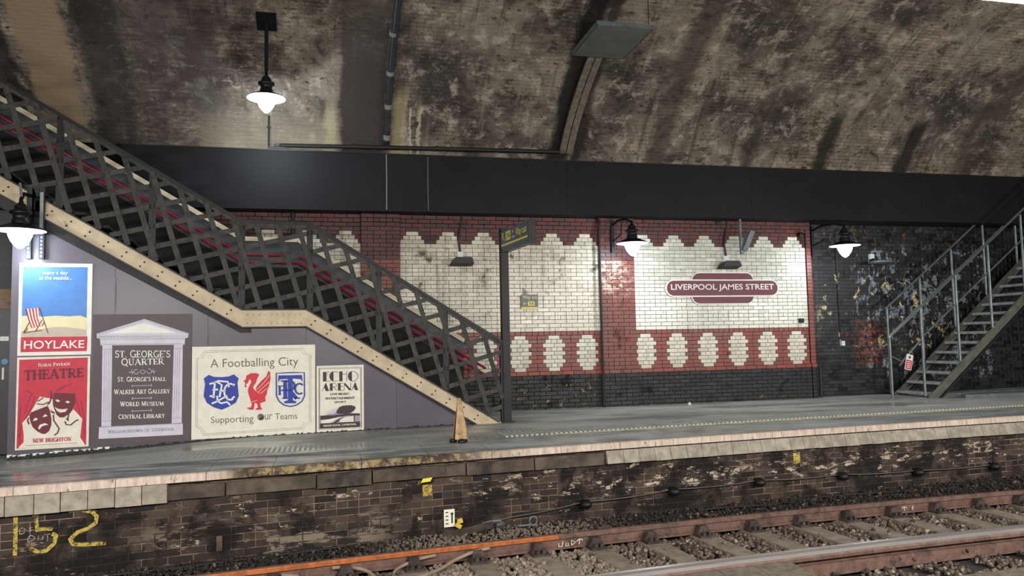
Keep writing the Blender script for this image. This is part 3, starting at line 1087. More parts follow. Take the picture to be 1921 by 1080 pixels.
# chalk on the far rail
for x0, strokes, lab in ((2.40, [[(0, .06), (.0, .02), (.04, .02), (.05, .07)], [(.09, .05), (.08, .02), (.12, .02), (.11, .05)], [(.15, .02), (.15, .07), (.2, .05), (.15, .02)], [(.24, .02), (.25, .08)], [(.21, .055), (.25, .08), (.285, .06)], [(.36, .02), (.38, .08), (.35, .06)]], 'white chalked letters and arrow on the far rail web'),
                         (7.02, [[(0, .02), (.0, .07)], [(-.04, .05), (0, .07), (.04, .05)], [(.12, .02), (.14, .07), (.11, .05)]], 'white chalked arrow on the far rail further right')):
    mb = MB()
    g = math.atan(sl(FR, x0))
    for s in strokes:
        mb.ribbon(s, .011)
    o = mb.build('chalk_mark', m_chalk)
    o.location = (x0, FR(x0) - .0125 - .026, Rz - .145)
    o.rotation_euler = (0, 0, g)
    tag(o, lab, 'chalk mark')


def cable(name, pts, r, m, label, cat='cable', res=6):
    P = [Vector(p) for p in pts]
    out = []
    for i in range(len(P) - 1):
        p0, p1, p2, p3 = P[max(i - 1, 0)], P[i], P[i + 1], P[min(i + 2, len(P) - 1)]
        for k in range(res):
            t = k / res
            out.append(.5 * ((2 * p1) + (p2 - p0) * t + (2 * p0 - 5 * p1 + 4 * p2 - p3) * t * t + (3 * p1 - p0 - 3 * p2 + p3) * t ** 3))
    out.append(P[-1])
    o = MB().tube(out, r, 8).build(name, m, None, True)
    return tag(o, label, cat)


def fr(x, d, z): return (x, FR(x) + d, z)


cable('bond_cable', [fr(1.62, -.05, -2.125), fr(1.42, -.09, -2.14), fr(1.22, -.16, -2.18), fr(1.05, -.28, -2.215), fr(.8, -.42, -2.225), fr(.45, -.52, -2.225), fr(.1, -.6, -2.22)], .019, m_cable, 'longest tan bond cable curling off the far rail')
cable('bond_cable', [fr(1.05, -.05, -2.135), fr(.85, -.08, -2.15), fr(.66, -.15, -2.19), fr(.60, -.26, -2.215), fr(.62, -.42, -2.2)], .017, m_cable, 'short tan bond cable hooked down beside the longest one')
cable('bond_cable', [fr(.02, -.05, -2.14), fr(.18, -.06, -2.15), fr(.34, -.13, -2.18), fr(.42, -.28, -2.21), fr(.46, -.45, -2.22)], .018, m_cable, 'tan bond cable on the orange rusted rail length')
cable('bond_cable', [fr(-.45, -.05, -2.15), fr(-.3, -.10, -2.17), fr(-.2, -.22, -2.21), fr(-.15, -.4, -2.225)], .018, m_cable, 'bond cable cut by the bottom edge of the picture')
cable('trackside_cable', [(x, E(x) - .02 - .02 * math.sin(x * 2), -2.135 + .02 * math.sin(x * 1.3)) for x in (-3.2, -2.6, -2.0, -1.4, -.8, -.2, .2)], .012, m_cabled, 'thin black cable lying at the foot of the brick face')
cable('trackside_cable', [(x, E(x) - .1 + .03 * math.sin(x * 2.2), -2.15 + .015 * math.sin(x * 3)) for x in (4.5, 4.9, 5.4, 5.9, 6.5, 7.2, 7.9)], .011, m_cabled, 'thin dark cable trailing on chippings below the insulators')

# insulators along the face, with their cable
pots = [(3.0, -1.955), (4.22, -1.905), (5.5, -1.89), (6.84, -1.91), (8.15, -1.945), (9.55, -1.955)]
pot_me = None
ORD = ('first', 'second', 'third', 'fourth', 'fifth', 'sixth', 'seventh')
for pi_, (x, z) in enumerate(pots):
    g = math.atan(sl(E, x))
    t = thing('wall_insulator', 'dark mushroom shaped cable insulator, %s along the cable from the iron ring' % ORD[pi_], 'insulator', on_face(x, z, 0), g, 'insulators along the platform face')
    if pot_me is None:
        a = MB(); a.tube([(0, .01, 0), (0, -.05, 0)], .05, 12); a = a.build('bracket', m_irond, t)
        prof = [(0.0, .0), (.062, .0), (.075, .02), (.072, .06), (.052, .10), (.02, .118), (0, .12)]
        b = MB().lathe(prof, n=16)
        b.v = [(x_, -.04 - z_, y_ * .8) for x_, y_, z_ in b.v]
        b = b.build('cap', m_irond, t, True)
        pot_me = (a.data, b.data)
    else:
        link('bracket', pot_me[0], t); link('cap', pot_me[1], t)
cp = [(1.85, -2.045), (2.4, -2.0)]
pp = [on_face(1.72, -2.06, -.09)]
for (x0, z0), (x1, z1) in zip([(1.72, -2.06)] + pots[:-1], pots):
    for f in (.25, .5, .75, 1.0):
        pp.append(on_face(x0 + (x1 - x0) * f, z0 + (z1 - z0) * f - .018 * math.sin(math.pi * f) + .02, -.05))
cable('insulated_cable', pp, .008, m_cable2, 'thin metal cable strung between the wall insulators', res=3)

t = thing('tie_plate', 'small rusty iron tie plate on the brick face right of the yellow number', 'plate', on_face(-1.10, -1.98, -.012), math.atan(sl(E, -1.1)))
MB().box(-.028, .028, -.018, .01, -.075, .075).build('plate', m_rust, t)
MB().tube([(0, -.015, -.05), (0, -.035, -.05)], .014, 8).build('bolt', m_rust, t)
# debris at the foot of the face near the white plate
o = MB().obox(Vector((1.55, E(1.55) - .05, -2.10)), (.27, .03, .035), (0, .012, 0), (-.01, -.02, .045)).build('loose_board', m_ledge)
tag(o, 'short dark board propped along the platform foot', 'board')
mb = MB()
mb.tube([(1.70, E(1.7) - .03, -2.05), (1.78, E(1.78) - .06, -2.03), (1.90, E(1.9) - .05, -2.03), (1.94, E(1.94) - .09, -2.055), (1.85, E(1.85) - .1, -2.065)], .02, 6)
tag(mb.build('cable_strap', m_steel), 'crumpled metal strap at the end of the insulator cable', 'strap')
mb = MB()
ring = [(2.30 + .045 * math.cos(a), E(2.3) - .10, -2.06 + .05 * math.sin(a)) for a in [i * math.pi / 6 for i in range(13)]]
mb.tube(ring, .009, 6); mb.tube([(2.26, E(2.26) - .1, -2.1), (2.12, E(2.12) - .08, -2.105)], .009, 6)
tag(mb.build('iron_ring', m_steel), 'small iron ring standing in the chippings', 'ring')
t = thing('track_plate', 'small white printed plate low on the platform brick face', 'sign', on_face(1.32, -2.06, -.045), math.atan(sl(E, 1.3)))
MB().box(-.062, .062, -.006, .006, 0, .195).build('plate', m_offw, t)
mb = MB()
for i in range(4): mb.box(-.045, -.012, -.0075, -.006, .03 + .042 * i, .045 + .042 * i)
mb.build('lettering', m_ink, t)
mb = MB(); mb.box(.022, .04, -.008, -.006, .04, .13); mb.lathe([(0.0, 0), (.016, 0), (.016, .004), (0, .004)], n=12); n0 = len(mb.v) - 48
mb.v = mb.v[:n0] + [(a + .031, -.007 - c, b + .145) for a, b, c in mb.v[n0:]]
mb.build('keyhole', m_inkd, t)
mb = MB(); mb.obox((0, 0, .05), (.03, 0, .008), (0, .015, 0), (-.006, 0, .024)); mb.obox((-.02, -.01, .0), (.03, 0, -.02), (0, .015, 0), (.012, 0, .02))
o = mb.build('cable_clip', m_ypaint); o.location = on_face(1.44, -2.05, -.07)
tag(o, 'yellow plastic clip beside the white plate', 'clip')
# crossing boards in the foreground
t = thing('crossing_board', 'grey boarded foot crossing panel beside the near rail', 'board', (3.05, 5.6, -2.28))
for i in range(3):
    a = .392 * i
    mb = MB().prism([(0, 0), (.386, 0), (.386, .18), (0, .18)], -.8, .0)
    mb.v = [(x_ + a + y_ * .12, y_ + NR(3.05 + a + x_) - .20 - 5.6, z_) for x_, y_, z_ in mb.v]
    mb.build('plank', m_timber, t)
t = thing('guard_board', 'grey timber guard board at the bottom right corner', 'board', (7.0, 6.17, -2.40))
MB().obox((0.4, 0.06, .09), (2.6, .12, 0), (-.01, .10, 0), (0, 0, .04)).build('board', m_timber, t)
for dx in (-1.6, .2, 2.0): MB().box(dx, dx + .1, 0.0, .12, -.05, .06).build('block', m_irond, t)
o = MB().obox((7.35, NR(7.35) - .14, -2.29), (.05, 0, 0), (0, .05, 0), (0.01, 0, .05)).build('rail_clip', m_rusto)
tag(o, 'orange rusty rail clip at the right picture edge', 'clip')
o = MB().lathe([(0, 0), (.03, .0), (.035, .02), (.015, .05), (0, .05)], n=10).build('litter', m_whitep)
o.location = (6.75, 13.72, ZP); tag(o, 'crumpled white litter by the foot of the wall', 'litter')

# ------------------------------------------------------------------ staircase and hoarding (frame H)
SR = HP(0, 0, 0)


def hthing(name, label, cat, u=0.0, v=0.0, z=0.0, group=None):
    return thing(name, label, cat, HP(u, v, z), TH, group)


st = hthing('staircase', 'dark lattice sided footbridge stairs with cream stringers rising to the left', 'stairs', 0, 0, ZP)
o_ = ZP                                                     # part coordinates: x = u, y = v, z - ZP
SU, SL = -0.591, -0.606


def zc(u, base):                                            # stringer lines: base gives height at the landing
    if u < -1.215: return base + SU * (u + 1.215)
    if u > -0.33: return base + SL * (u + 0.33)
    return base


Z = lambda z: z - o_
T0z, B0z = .545, .312
# stringers
for name, ua, ub in (('upper', -5.6, -3.90), ('upper', -3.74, -1.215), ('landing', -1.215, -.33), ('lower', -.33, 2.30)):
    poly = [(ua, Z(zc(ua, B0z))), (ub, Z(zc(ub, B0z))), (ub, Z(zc(ub, T0z))), (ua, Z(zc(ua, T0z)))]
    if name == 'lower': poly = [(ua, Z(B0z)), (ub, Z(zc(ub, B0z)) + .01), (2.33, 0.0), (2.66, 0.0), (2.66, .012), (ua, Z(T0z))]
    s = MB().prism(poly, -.03, .01).build('stringer', m_cream, st)
    # edge angle irons above and below
    mb = MB()
    for base, dz in ((T0z, .012), (B0z, -.012)):
        if name == 'lower' and base == B0z: ub2 = 2.28
        else: ub2 = ub if name != 'lower' else 2.62
        a, b = (ua, Z(zc(ua, base)) + dz), (ub2, Z(zc(ub2, base)) + dz)
        c = Vector(((a[0] + b[0]) / 2, -.035, (a[1] + b[1]) / 2)); d = Vector((b[0] - a[0], 0, b[1] - a[1])) / 2
        n = Vector((-d.z, 0, d.x)).normalized() * .009
        mb.obox(c, d, (0, .03, 0), n)
    mb.build('edge_angle', m_irond, s)
    mb = MB()
    u = ua + .07
    i = 0
    while u < min(ub, 2.4) - .05:
        rows = ((.062, .0), (.15, .055)) if name != 'landing' else ((.05, 0), (.17, 0))
        for h, du in rows:
            uu = u + du
            zz = Z(zc(uu, B0z)) + h
            vs = [(uu + .014 * math.cos(k * math.pi / 4), -.030, zz + .014 * math.sin(k * math.pi / 4)) for k in range(8)]
            ws = [(uu + .008 * math.cos(k * math.pi / 4), -.042, zz + .008 * math.sin(k * math.pi / 4)) for k in range(8)]
            mb.add(vs + ws, [tuple(range(8, 16))] + [(k, (k + 1) % 8, 8 + (k + 1) % 8, 8 + k) for k in range(8)])
        u += .082 if name == 'landing' else .225
    r_ = mb.build('rivets', m_cream if name == 'landing' else m_ledge, s); r_['kind'] = 'stuff'
# hidden far stringer, landing and treads
for i in range(10):
    u = -.33 + .2875 * (i + .5)
    z = Z(T0z) - .175 * (i + 1) + .02
    MB().box(u - .16, u + .16, .02, 1.58, z - .04, z).build('tread', m_tread, st)
    MB().box(u - .16, u - .145, .02, 1.58, z, z + .15).build('riser', m_irond, st)
MB().box(-1.23, -.31, .02, 1.58, Z(T0z) - .06, Z(T0z) - .01).build('landing', m_tread, st)
for i in range(15):
    u = -1.215 - .29 * (i + .5)
    z = Z(T0z) + .171 * (i + 1) - .02
    MB().box(u - .16, u + .16, .02, 1.58, z - .04, z).build('tread', m_tread, st)
    MB().box(u - .16, u - .145, .02, 1.58, z - .17, z).build('riser', m_irond, st)
# soffit of the upper flight and a dark strip shaped for the shadowy recess under the stringer
ua, ub = -5.6, -1.24
MB().prism([(ua, Z(zc(ua, B0z)) - .20), (ub, Z(B0z) - .085), (-1.09, Z(B0z) - .085), (-1.09, Z(B0z) - .004), (ub, Z(B0z) - .004), (ua, Z(zc(ua, B0z)) - .004)], .012, .12).build('recess_shade_strip', m_irond, st)
MB().prism([(ua, Z(zc(ua, B0z)) - .20), (ub, Z(B0z) - .09), (-.33, Z(B0z) - .09), (2.2, Z(zc(2.2, B0z)) - .02), (2.2, Z(zc(2.2, B0z)) + .03), (-.33, Z(B0z) + .05), (ub, Z(B0z) + .05), (ua, Z(zc(ua, B0z)) + .05)], .125, 1.58).build('soffit', m_irond, st)
# far side: slate panel, cream cap, red rails
CAPZ = 1.79
pan = [(-5.6, Z(zc(-5.6, CAPZ))), (-1.215, Z(CAPZ)), (-.33, Z(CAPZ)), (2.52, Z(zc(2.52, CAPZ))), (2.52, 0.01), (2.3, 0.01), (-.33, Z(.5)), (-1.215, Z(.5)), (-5.6, Z(zc(-5.6, .5)))]
MB().prism(pan, 1.59, 1.61).build('side_panel', m_tread, st)
pan2 = [(u, Z(zc(u, CAPZ))) for u in (-5.6, -1.215, -.33, 2.52)] + [(u, max(.01, Z(zc(u, CAPZ - .46)))) for u in (2.52, -.33, -1.215, -5.6)]
MB().prism(pan2, 1.575, 1.589).build('upper_panel', m_panelg, st)['label'] = 'slate grey upper lining of the far side'
def bar(name, p, q, hw, hy, m, parent=st, y=0.0):
    a, b = Vector((p[0], y, p[1])), Vector((q[0], y, q[1]))
    d = (b - a) / 2
    n = Vector((-d.z, 0, d.x)).normalized() * hw
    return MB().obox((a + b) / 2, d, (0, hy, 0), n).build(name, m, parent)


for a, b in ((-5.6, -1.215), (-1.215, -.33), (-.33, 2.52)):
    bar('cap_rail', (a, Z(zc(a, CAPZ))), (b, Z(zc(b, CAPZ))), .035, .045, m_cap, y=1.57)
for dz, nm in ((-.27, 'handrail'), (-.39, 'handrail')):
    pts = [(u, 1.50, Z(zc(u, CAPZ)) + dz) for u in (-5.6, -1.215, -.33, 2.9)]
    MB().tube(pts, .023, 10).build(nm, m_redrail, st)['label'] = 'glossy red handrail on the far side'
# near balustrade
RAILT = 1.825
for a, b in ((-5.6, -1.225), (-1.225, -.275), (-.275, 2.70)):
    za = lambda u: Z(RAILT + (SU * (u + 1.225) if u < -1.225 else (SL * (u + .275) if u > -.275 else 0)))
    bar('top_rail', (a, za(a)), (b, za(b)), .022, .032, m_irond, y=-.01)
    bar('top_flange', (a, za(a) - .045), (b, za(b) - .045), .03, .006, m_iron, y=-.02)


def rtop(u): return Z(RAILT + (SU * (u + 1.225) if u < -1.225 else (SL * (u + .275) if u > -.275 else 0)))
def rbot(u): return max(0.02, Z(zc(u, T0z) + .02))


for u in (-4.66, -3.535, -2.40, -1.225, -.278, .735, 1.77):
    p_ = MB().box(u - .012, u + .012, -.035, .03, rbot(u), rtop(u)).box(u - .045, u + .045, -.03, -.022, rbot(u), rtop(u)).build('post', m_irond, st)
    mb = MB()
    for k in range(7):
        zz = rbot(u) + (rtop(u) - rbot(u)) * (k + .5) / 7
        mb.box(u - .035, u - .02, -.037, -.030, zz, zz + .015)
    r_ = mb.build('bolts', m_iron, p_); r_['kind'] = 'stuff'
mb = MB().box(2.665, 2.72, -.03, .03, .0, rtop(2.69)); mb.build('post', m_irond, st)


def clip_line(p, d, u0, u1):
    """largest piece of the line p + t d lying between the stringer and the top rail"""
    ts = []
    N = 2400
    inside = None
    for i in range(N + 1):
        t = -8.0 + 16.0 * i / N
        u, z = p[0] + d[0] * t, p[1] + d[1] * t
        ok = u0 <= u <= u1 and rbot(u) <= z <= rtop(u) - .03
        if ok: ts.append(t)
    if len(ts) < 12: return None
    return [(p[0] + d[0] * t, p[1] + d[1] * t) for t in (ts[0], ts[-1])]


dA = Vector((math.sin(math.radians(16.2)), -math.cos(math.radians(16.2))))     # steep bars
dB = Vector((math.cos(math.radians(14.4)), math.sin(math.radians(14.4))))      # shallow bars
for k in range(-30, 30):
    c = .3545 + .2825 * k                                   # steep bars: .96 u + .279 z = c
    nA = Vector((-dA.y, dA.x))
    seg = clip_line((nA.x * (c - nA.y * ZP), nA.y * (c - nA.y * ZP)), dA, -5.4, 2.68)
    if seg: bar('lattice_bar', seg[0], seg[1], .036, .004, m_iron, y=-.036)
for k in range(-30, 30):
    c = 1.423 - .2775 * k
    nB = Vector((-dB.y, dB.x))
    seg = clip_line((nB.x * (c - nB.y * ZP), nB.y * (c - nB.y * ZP)), dB, -5.4, 2.68)
    if seg: bar('lattice_bar', seg[0], seg[1], .034, .004, m_iron, y=-.026)

# hoarding under the stairs
ho = hthing('hoarding', 'purple grey boarded hoarding under the stairs', 'hoarding', 0, 0, ZP)
hb = lambda u: Z(ZP - .012 - (.092 * ((-1.2 - u) / 2.87) if u < -1.2 else 0))
ht = lambda u: Z(min(zc(u, B0z) - .01, 9))
for a, b in zip([-4.072, -2.85, -1.67, -.33, 1.0], [-2.85, -1.67, -.33, 1.0, 2.26]):
    mid = [] if a > -1.2 or b < -1.2 else [(-1.215, ht(-1.215))]
    poly = [(a + .002, hb(a)), (b - .002, hb(b)), (b - .002, max(ht(b), hb(b) + .02))] + mid + [(a + .002, ht(a))]
    MB().prism(poly, .012, .03).build('panel', m_hoard, ho)
mb = MB()
u = -4.07
while u < 2.2:                                               # ragged mastic skirt along the foot
    h = random.uniform(.0, .03)
    mb.prism([(u, hb(u) - .02), (u + .035, hb(u) - .02), (u + .03, hb(u) + .012 + h), (u + .006, hb(u) + .012 + h * .6)], -.006 - h * .5, .012)
    u += .03
r_ = mb.build('mastic_skirt', m_irond, ho); r_['kind'] = 'stuff'
mb = MB()
u = -4.07
while u < -2.9:
    h = random.uniform(.03, .05)
    mb.prism([(u, hb(u)), (u + .055, hb(u)), (u + .055, hb(u) + h), (u, hb(u) + h)], .006, .0125)
    u += random.choice([.05, .05, .09])
r_ = mb.build('paint_remnant', m_wht, ho); r_['label'] = 'chipped white paint at the left foot'; r_['kind'] = 'stuff'
mb = MB()
for u, z0, z1 in ((-2.845, .55, 1.0), (-1.66, .05, .32)):
    mb.tube([(u, .008, Z(z0)), (u + .006, .008, Z((z0 + z1) / 2)), (u, .008, Z(z1))], .006, 5)
mb.build('filler_streak', m_drip, ho)

# ------------------------------------------------------------------ lettering
def arcp(cx, cy, rx, ry, a0, a1, n=12):
    return [(cx + rx * math.cos(math.radians(a0 + (a1 - a0) * i / n)), cy + ry * math.sin(math.radians(a0 + (a1 - a0) * i / n))) for i in range(n + 1)]


T_, t_ = .17, .075
GL = {
    'A': (.95, [([(.10, 0), (.46, 1)], t_), ([(.44, 1), (.82, 0)], T_), ([(.24, .34), (.68, .34)], t_)], [(.10, 0), (.82, 0)]),
    'B': (.78, [([(.18, 0), (.18, 1)], T_), ([(.18, .965), (.40, .965)] + arcp(.40, .74, .22, .225, 90, -90), .10), ([(.18, .52), (.42, .52)] + arcp(.42, .275, .26, .24, 90, -90) + [(.18, .035)], .10)], [(.12, 0), (.12, 1)]),
    'C': (.85, [(arcp(.46, .5, .36, .47, 50, 310, 18), .12), ([(.70, .80), (.70, .96)], t_)], []),
    'D': (.9, [([(.18, 0), (.18, 1)], T_), ([(.18, .965), (.40, .965)] + arcp(.40, .5, .38, .465, 90, -90, 14) + [(.18, .035)], .11)], [(.12, 0), (.12, 1)]),
    'E': (.72, [([(.18, 0), (.18, 1)], T_), ([(.18, .965), (.62, .965)], t_), ([(.18, .5), (.5, .5)], t_), ([(.18, .035), (.64, .035)], t_), ([(.61, .80), (.61, 1)], t_), ([(.63, 0), (.63, .22)], t_), ([(.49, .4), (.49, .6)], t_)], [(.12, 0), (.12, 1)]),
    'F': (.68, [([(.18, 0), (.18, 1)], T_), ([(.18, .965), (.6, .965)], t_), ([(.18, .5), (.5, .5)], t_), ([(.59, .78), (.59, 1)], t_), ([(.49, .4), (.49, .6)], t_)], [(.18, 0), (.12, 1)]),
    'G': (.9, [(arcp(.46, .5, .36, .47, 50, 330, 18), .12), ([(.76, .06), (.76, .42)], T_ * .9), ([(.60, .44), (.90, .44)], t_), ([(.70, .80), (.70, .96)], t_)], []),
    'H': (.95, [([(.18, 0), (.18, 1)], T_), ([(.76, 0), (.76, 1)], T_), ([(.18, .5), (.76, .5)], t_)], [(.18, 0), (.18, 1), (.76, 0), (.76, 1)]),
    'I': (.42, [([(.2, 0), (.2, 1)], T_)], [(.2, 0), (.2, 1)]),
    'K': (.9, [([(.18, 0), (.18, 1)], T_), ([(.26, .42), (.70, 1)], t_), ([(.38, .56), (.76, 0)], T_)], [(.18, 0), (.18, 1), (.70, 1), (.78, 0)]),
    'L': (.7, [([(.18, 0), (.18, 1)], T_), ([(.18, .035), (.62, .035)], t_), ([(.62, 0), (.62, .25)], t_)], [(.18, 1), (.12, 0)]),
    'M': (1.1, [([(.16, 0), (.20, 1)], t_), ([(.20, 1), (.52, .05)], T_), ([(.52, .05), (.84, 1)], t_), ([(.84, 1), (.88, 0)], T_)], [(.16, 0), (.88, 0), (.16, 1), (.88, 1)]),
    'N': (.95, [([(.16, 0), (.16, 1)], t_), ([(.16, 1), (.76, 0)], T_), ([(.76, 0), (.76, 1)], t_)], [(.16, 0), (.12, 1), (.76, 1)]),
    'O': (.95, [(arcp(.47, .5, .37, .45, 0, 360, 24), .13)], []),
    'P': (.74, [([(.18, 0), (.18, 1)], T_), ([(.18, .965), (.40, .965)] + arcp(.40, .70, .25, .265, 90, -90) + [(.18, .435)], .10)], [(.18, 0), (.12, 1)]),
    'Q': (.95, [(arcp(.47, .5, .37, .45, 0, 360, 24), .13), ([(.5, .15), (.68, -.05), (.95, -.14)], .10)], []),
    'R': (.86, [([(.18, 0), (.18, 1)], T_), ([(.18, .965), (.40, .965)] + arcp(.40, .72, .24, .245, 90, -90) + [(.18, .475)], .10), ([(.38, .47), (.74, 0)], T_)], [(.18, 0), (.12, 1), (.76, 0)]),
    'S': (.66, [(arcp(.34, .74, .20, .225, 40, 270, 12) + arcp(.34, .27, .23, .24, 90, -140, 12), .11), ([(.53, .80), (.53, .97)], t_), ([(.13, .03), (.13, .22)], t_)], []),
    'T': (.82, [([(.41, 0), (.41, 1)], T_), ([(.06, .965), (.76, .965)], t_), ([(.09, .78), (.09, 1)], t_), ([(.73, .78), (.73, 1)], t_)], [(.41, 0)]),
    'U': (.92, [([(.2, 1), (.2, .35)] + arcp(.46, .33, .26, .30, 180, 270, 6), T_ * .9), (arcp(.46, .33, .26, .30, 270, 360, 6) + [(.72, 1)], t_)], [(.18, 1), (.72, 1)]),
    'V': (.9, [([(.14, 1), (.46, 0)], T_), ([(.46, 0), (.78, 1)], t_)], [(.14, 1), (.78, 1)]),
    'W': (1.2, [([(.12, 1), (.38, 0)], T_), ([(.38, 0), (.60, .95)], t_), ([(.58, 1), (.82, 0)], T_), ([(.82, 0), (1.06, 1)], t_)], [(.12, 1), (.58, 1), (1.06, 1)]),
    'Y': (.88, [([(.14, 1), (.44, .48)], T_), ([(.44, .48), (.74, 1)], t_), ([(.44, .5), (.44, 0)], T_)], [(.14, 1), (.74, 1), (.44, 0)]),
    "'": (.28, [([(.14, 1.0), (.10, .74)], .12)], []), '.': (.30, [([(.08, .06), (.22, .06)], .13)], []), ',': (.3, [([(.18, .1), (.1, -.14)], .12)], []),
    ' ': (.42, [], []),
}


def serif(body, heavy=1.0, small=1.0):
    """outline shapes for a line of serif capitals; small < 1 makes all but word initials small capitals"""
    mb = MB()
    x = 0.0
    prev = ' '
    for ch in body:
        wd, strokes, sf = GL[ch]
        k = 1.0 if prev == ' ' or ch in "'.," else small
        for pts, w_ in strokes:
            mb.ribbon([(x + p[0] * k, p[1] * k) for p in pts], w_ * heavy * k)
        for (a, b) in sf:
            yy = .03 if b == 0 else .97
            mb.ribbon([(x + (a - .15) * k, yy * k), (x + (a + .15) * k, yy * k)], .065 * heavy * k)
        x += wd * k
        prev = ch
    return mb


_fc = {}


def sans(body, offset=0.0, shear=0.0):
    key = (body, offset, shear)
    cu = bpy.data.curves.new('lettering', 'FONT')
    cu.body = body; cu.size = 1.0; cu.offset = offset; cu.shear = shear
    cu.resolution_u = 3
    ob = bpy.data.objects.new('lettering', cu)
    COL.objects.link(ob)
    dg = bpy.context.evaluated_depsgraph_get()
    me = bpy.data.meshes.new_from_object(ob.evaluated_get(dg))
    mb = MB()
    mb.add([(v.co.x, 0, v.co.y) for v in me.vertices], [tuple(p.vertices) for p in me.polygons], .5)
    bpy.data.objects.remove(ob); bpy.data.curves.remove(cu); bpy.data.meshes.remove(me)
    return mb


def homog(src, dst):
    A, B = [], []
    for (x, y), (u, v) in zip(src, dst):
        A += [[x, y, 1, 0, 0, 0, -u * x, -u * y], [0, 0, 0, x, y, 1, -v * x, -v * y]]; B += [u, v]
    h = np.linalg.solve(np.array(A, float), np.array(B, float))

    def f(x, y):
        d = h[6] * x + h[7] * y + 1
        return ((h[0] * x + h[1] * y + h[2]) / d, (h[3] * x + h[4] * y + h[5]) / d)
    return f


class Art:
    """flat print on a board: drawn in sheet coordinates, placed on the board's front, one thin layer over another"""

    def __init__(s, parent, W, H, corners):
        s.p, s.W, s.H = parent, W, H
        s.f = homog(corners, [(0, H), (W, H), (W, 0), (0, 0)])
        s.k = 0

    def _layer(s, mb, name, m, up=True):
        s.k += up
        y = -.0045 - .0011 * s.k
        mb.v = [(a, y, b) for a, _, b in mb.v]
        # face the viewer (-y)
        fs = []
        for f in mb.f:
            pts = [mb.v[i] for i in f]
            ar = sum(pts[i][0] * pts[(i + 1) % len(f)][2] - pts[(i + 1) % len(f)][0] * pts[i][2] for i in range(len(f)))
            fs.append(f if ar > 0 else f[::-1])
        mb.f = fs
        return mb.build(name, m, s.p)

    def poly(s, polys, m, name):
        for p in polys:
            q = [s.f(*a) for a in p]
            s._layer(MB().add([(a, 0, b) for a, b in q], [tuple(range(len(q)))], .5), name, m, p is polys[0])

    def line(s, lines, wd, m, name, closed=False):
        mb = MB()
        for p in lines: mb.ribbon([s.f(*a) for a in p], wd, closed)
        o = s._layer(mb, name, m)
        if len(lines) > 1: o['kind'] = 'stuff'
        return o

    def text(s, mbs, m, name='lettering'):
        """mbs: list of (MB of a text line, (left, top, right, bottom) or four corner points in sheet px)"""
        out = MB()
        for mb, q in mbs:
            X = [v[0] for v in mb.v]; Y_ = [v[2] for v in mb.v]
            x0, x1, y0, y1 = min(X), max(X), min(Y_), max(Y_)
            if len(q) == 4 and not isinstance(q[0], tuple):
                q = [(q[0], q[1]), (q[2], q[1]), (q[2], q[3]), (q[0], q[3])]
            vs = []
            for a, _, b in mb.v:
                s_, t = (a - x0) / (x1 - x0), (b - y0) / (y1 - y0)
                px = (q[3][0] * (1 - s_) + q[2][0] * s_) * (1 - t) + (q[0][0] * (1 - s_) + q[1][0] * s_) * t
                py = (q[3][1] * (1 - s_) + q[2][1] * s_) * (1 - t) + (q[0][1] * (1 - s_) + q[1][1] * s_) * t
                u = s.f(px, py)
                vs.append((u[0], 0, u[1]))
            out.add(vs, mb.f, .5)
        o = s._layer(out, name, m)
        o['kind'] = 'stuff'
        return o


def poster(name, label, u0, u1, z0, z1, corners, m, v=-.004):
    t = hthing(name, label, 'poster', u0, v, z0, 'posters on the hoarding')
    MB().box(0, u1 - u0, -.0045, .015, 0, z1 - z0).build('board', m, t)
    return Art(t, u1 - u0, z1 - z0, corners)


# seaside poster (drawn in a 1023 x 1080 sheet)
A = poster('poster', 'blue sky seaside poster with striped deckchair reading HOYLAKE', -3.980, -3.127, -.034, 1.185, [(105, 37), (495, 42), (485, 523), (92, 533)], m_wht)
A.poly([[(124, 57), (469, 60), (463, 335), (116, 335)]], m_sky, 'sky')
A.poly([[(118, 320), (180, 318), (230, 324), (300, 318), (370, 322), (430, 317), (464, 330), (461, 432), (113, 432)]], m_sand, 'dunes')
A.poly([[(114, 402), (170, 398), (230, 388), (290, 379), (350, 378), (410, 386), (462, 392), (461, 432), (113, 432)]], m_sandd, 'shaded_sand')
A.poly([[(113, 433), (467, 428), (463, 505), (110, 513)]], m_pred, 'name_band')
ch = [(138, 284), (212, 276), (208, 330), (228, 372), (168, 384), (152, 340)]
A.poly([ch], m_pred, 'deckchair_canvas')
A.poly([[(138 + 74 * f, 284 - 8 * f), (146 + 74 * f, 283 - 8 * f), (160 + 64 * f, 340 - 8 * f), (176 + 62 * f, 381 - 10 * f), (168 + 62 * f, 382 - 10 * f), (152 + 64 * f, 340 - 8 * f)] for f in (.1, .34, .58, .8)], m_offw, 'canvas_stripe')
A.line([[(212, 276), (258, 412)], [(138, 284), (160, 350), (126, 410)], [(126, 410), (226, 396)], [(228, 372), (238, 350)], [(150, 384), (130, 412)], [(226, 340), (190, 404)]], .009, m_pmar, 'deckchair_frame')
A.text([(sans('HOYLAKE', .012), [(130, 452), (452, 447), (450, 489), (128, 497)])], m_wht)
A.text([(sans('enjoy a day', .008), (230, 82, 364, 104)), (sans('at the seaside...', .008), (212, 107, 386, 127))], m_wht)

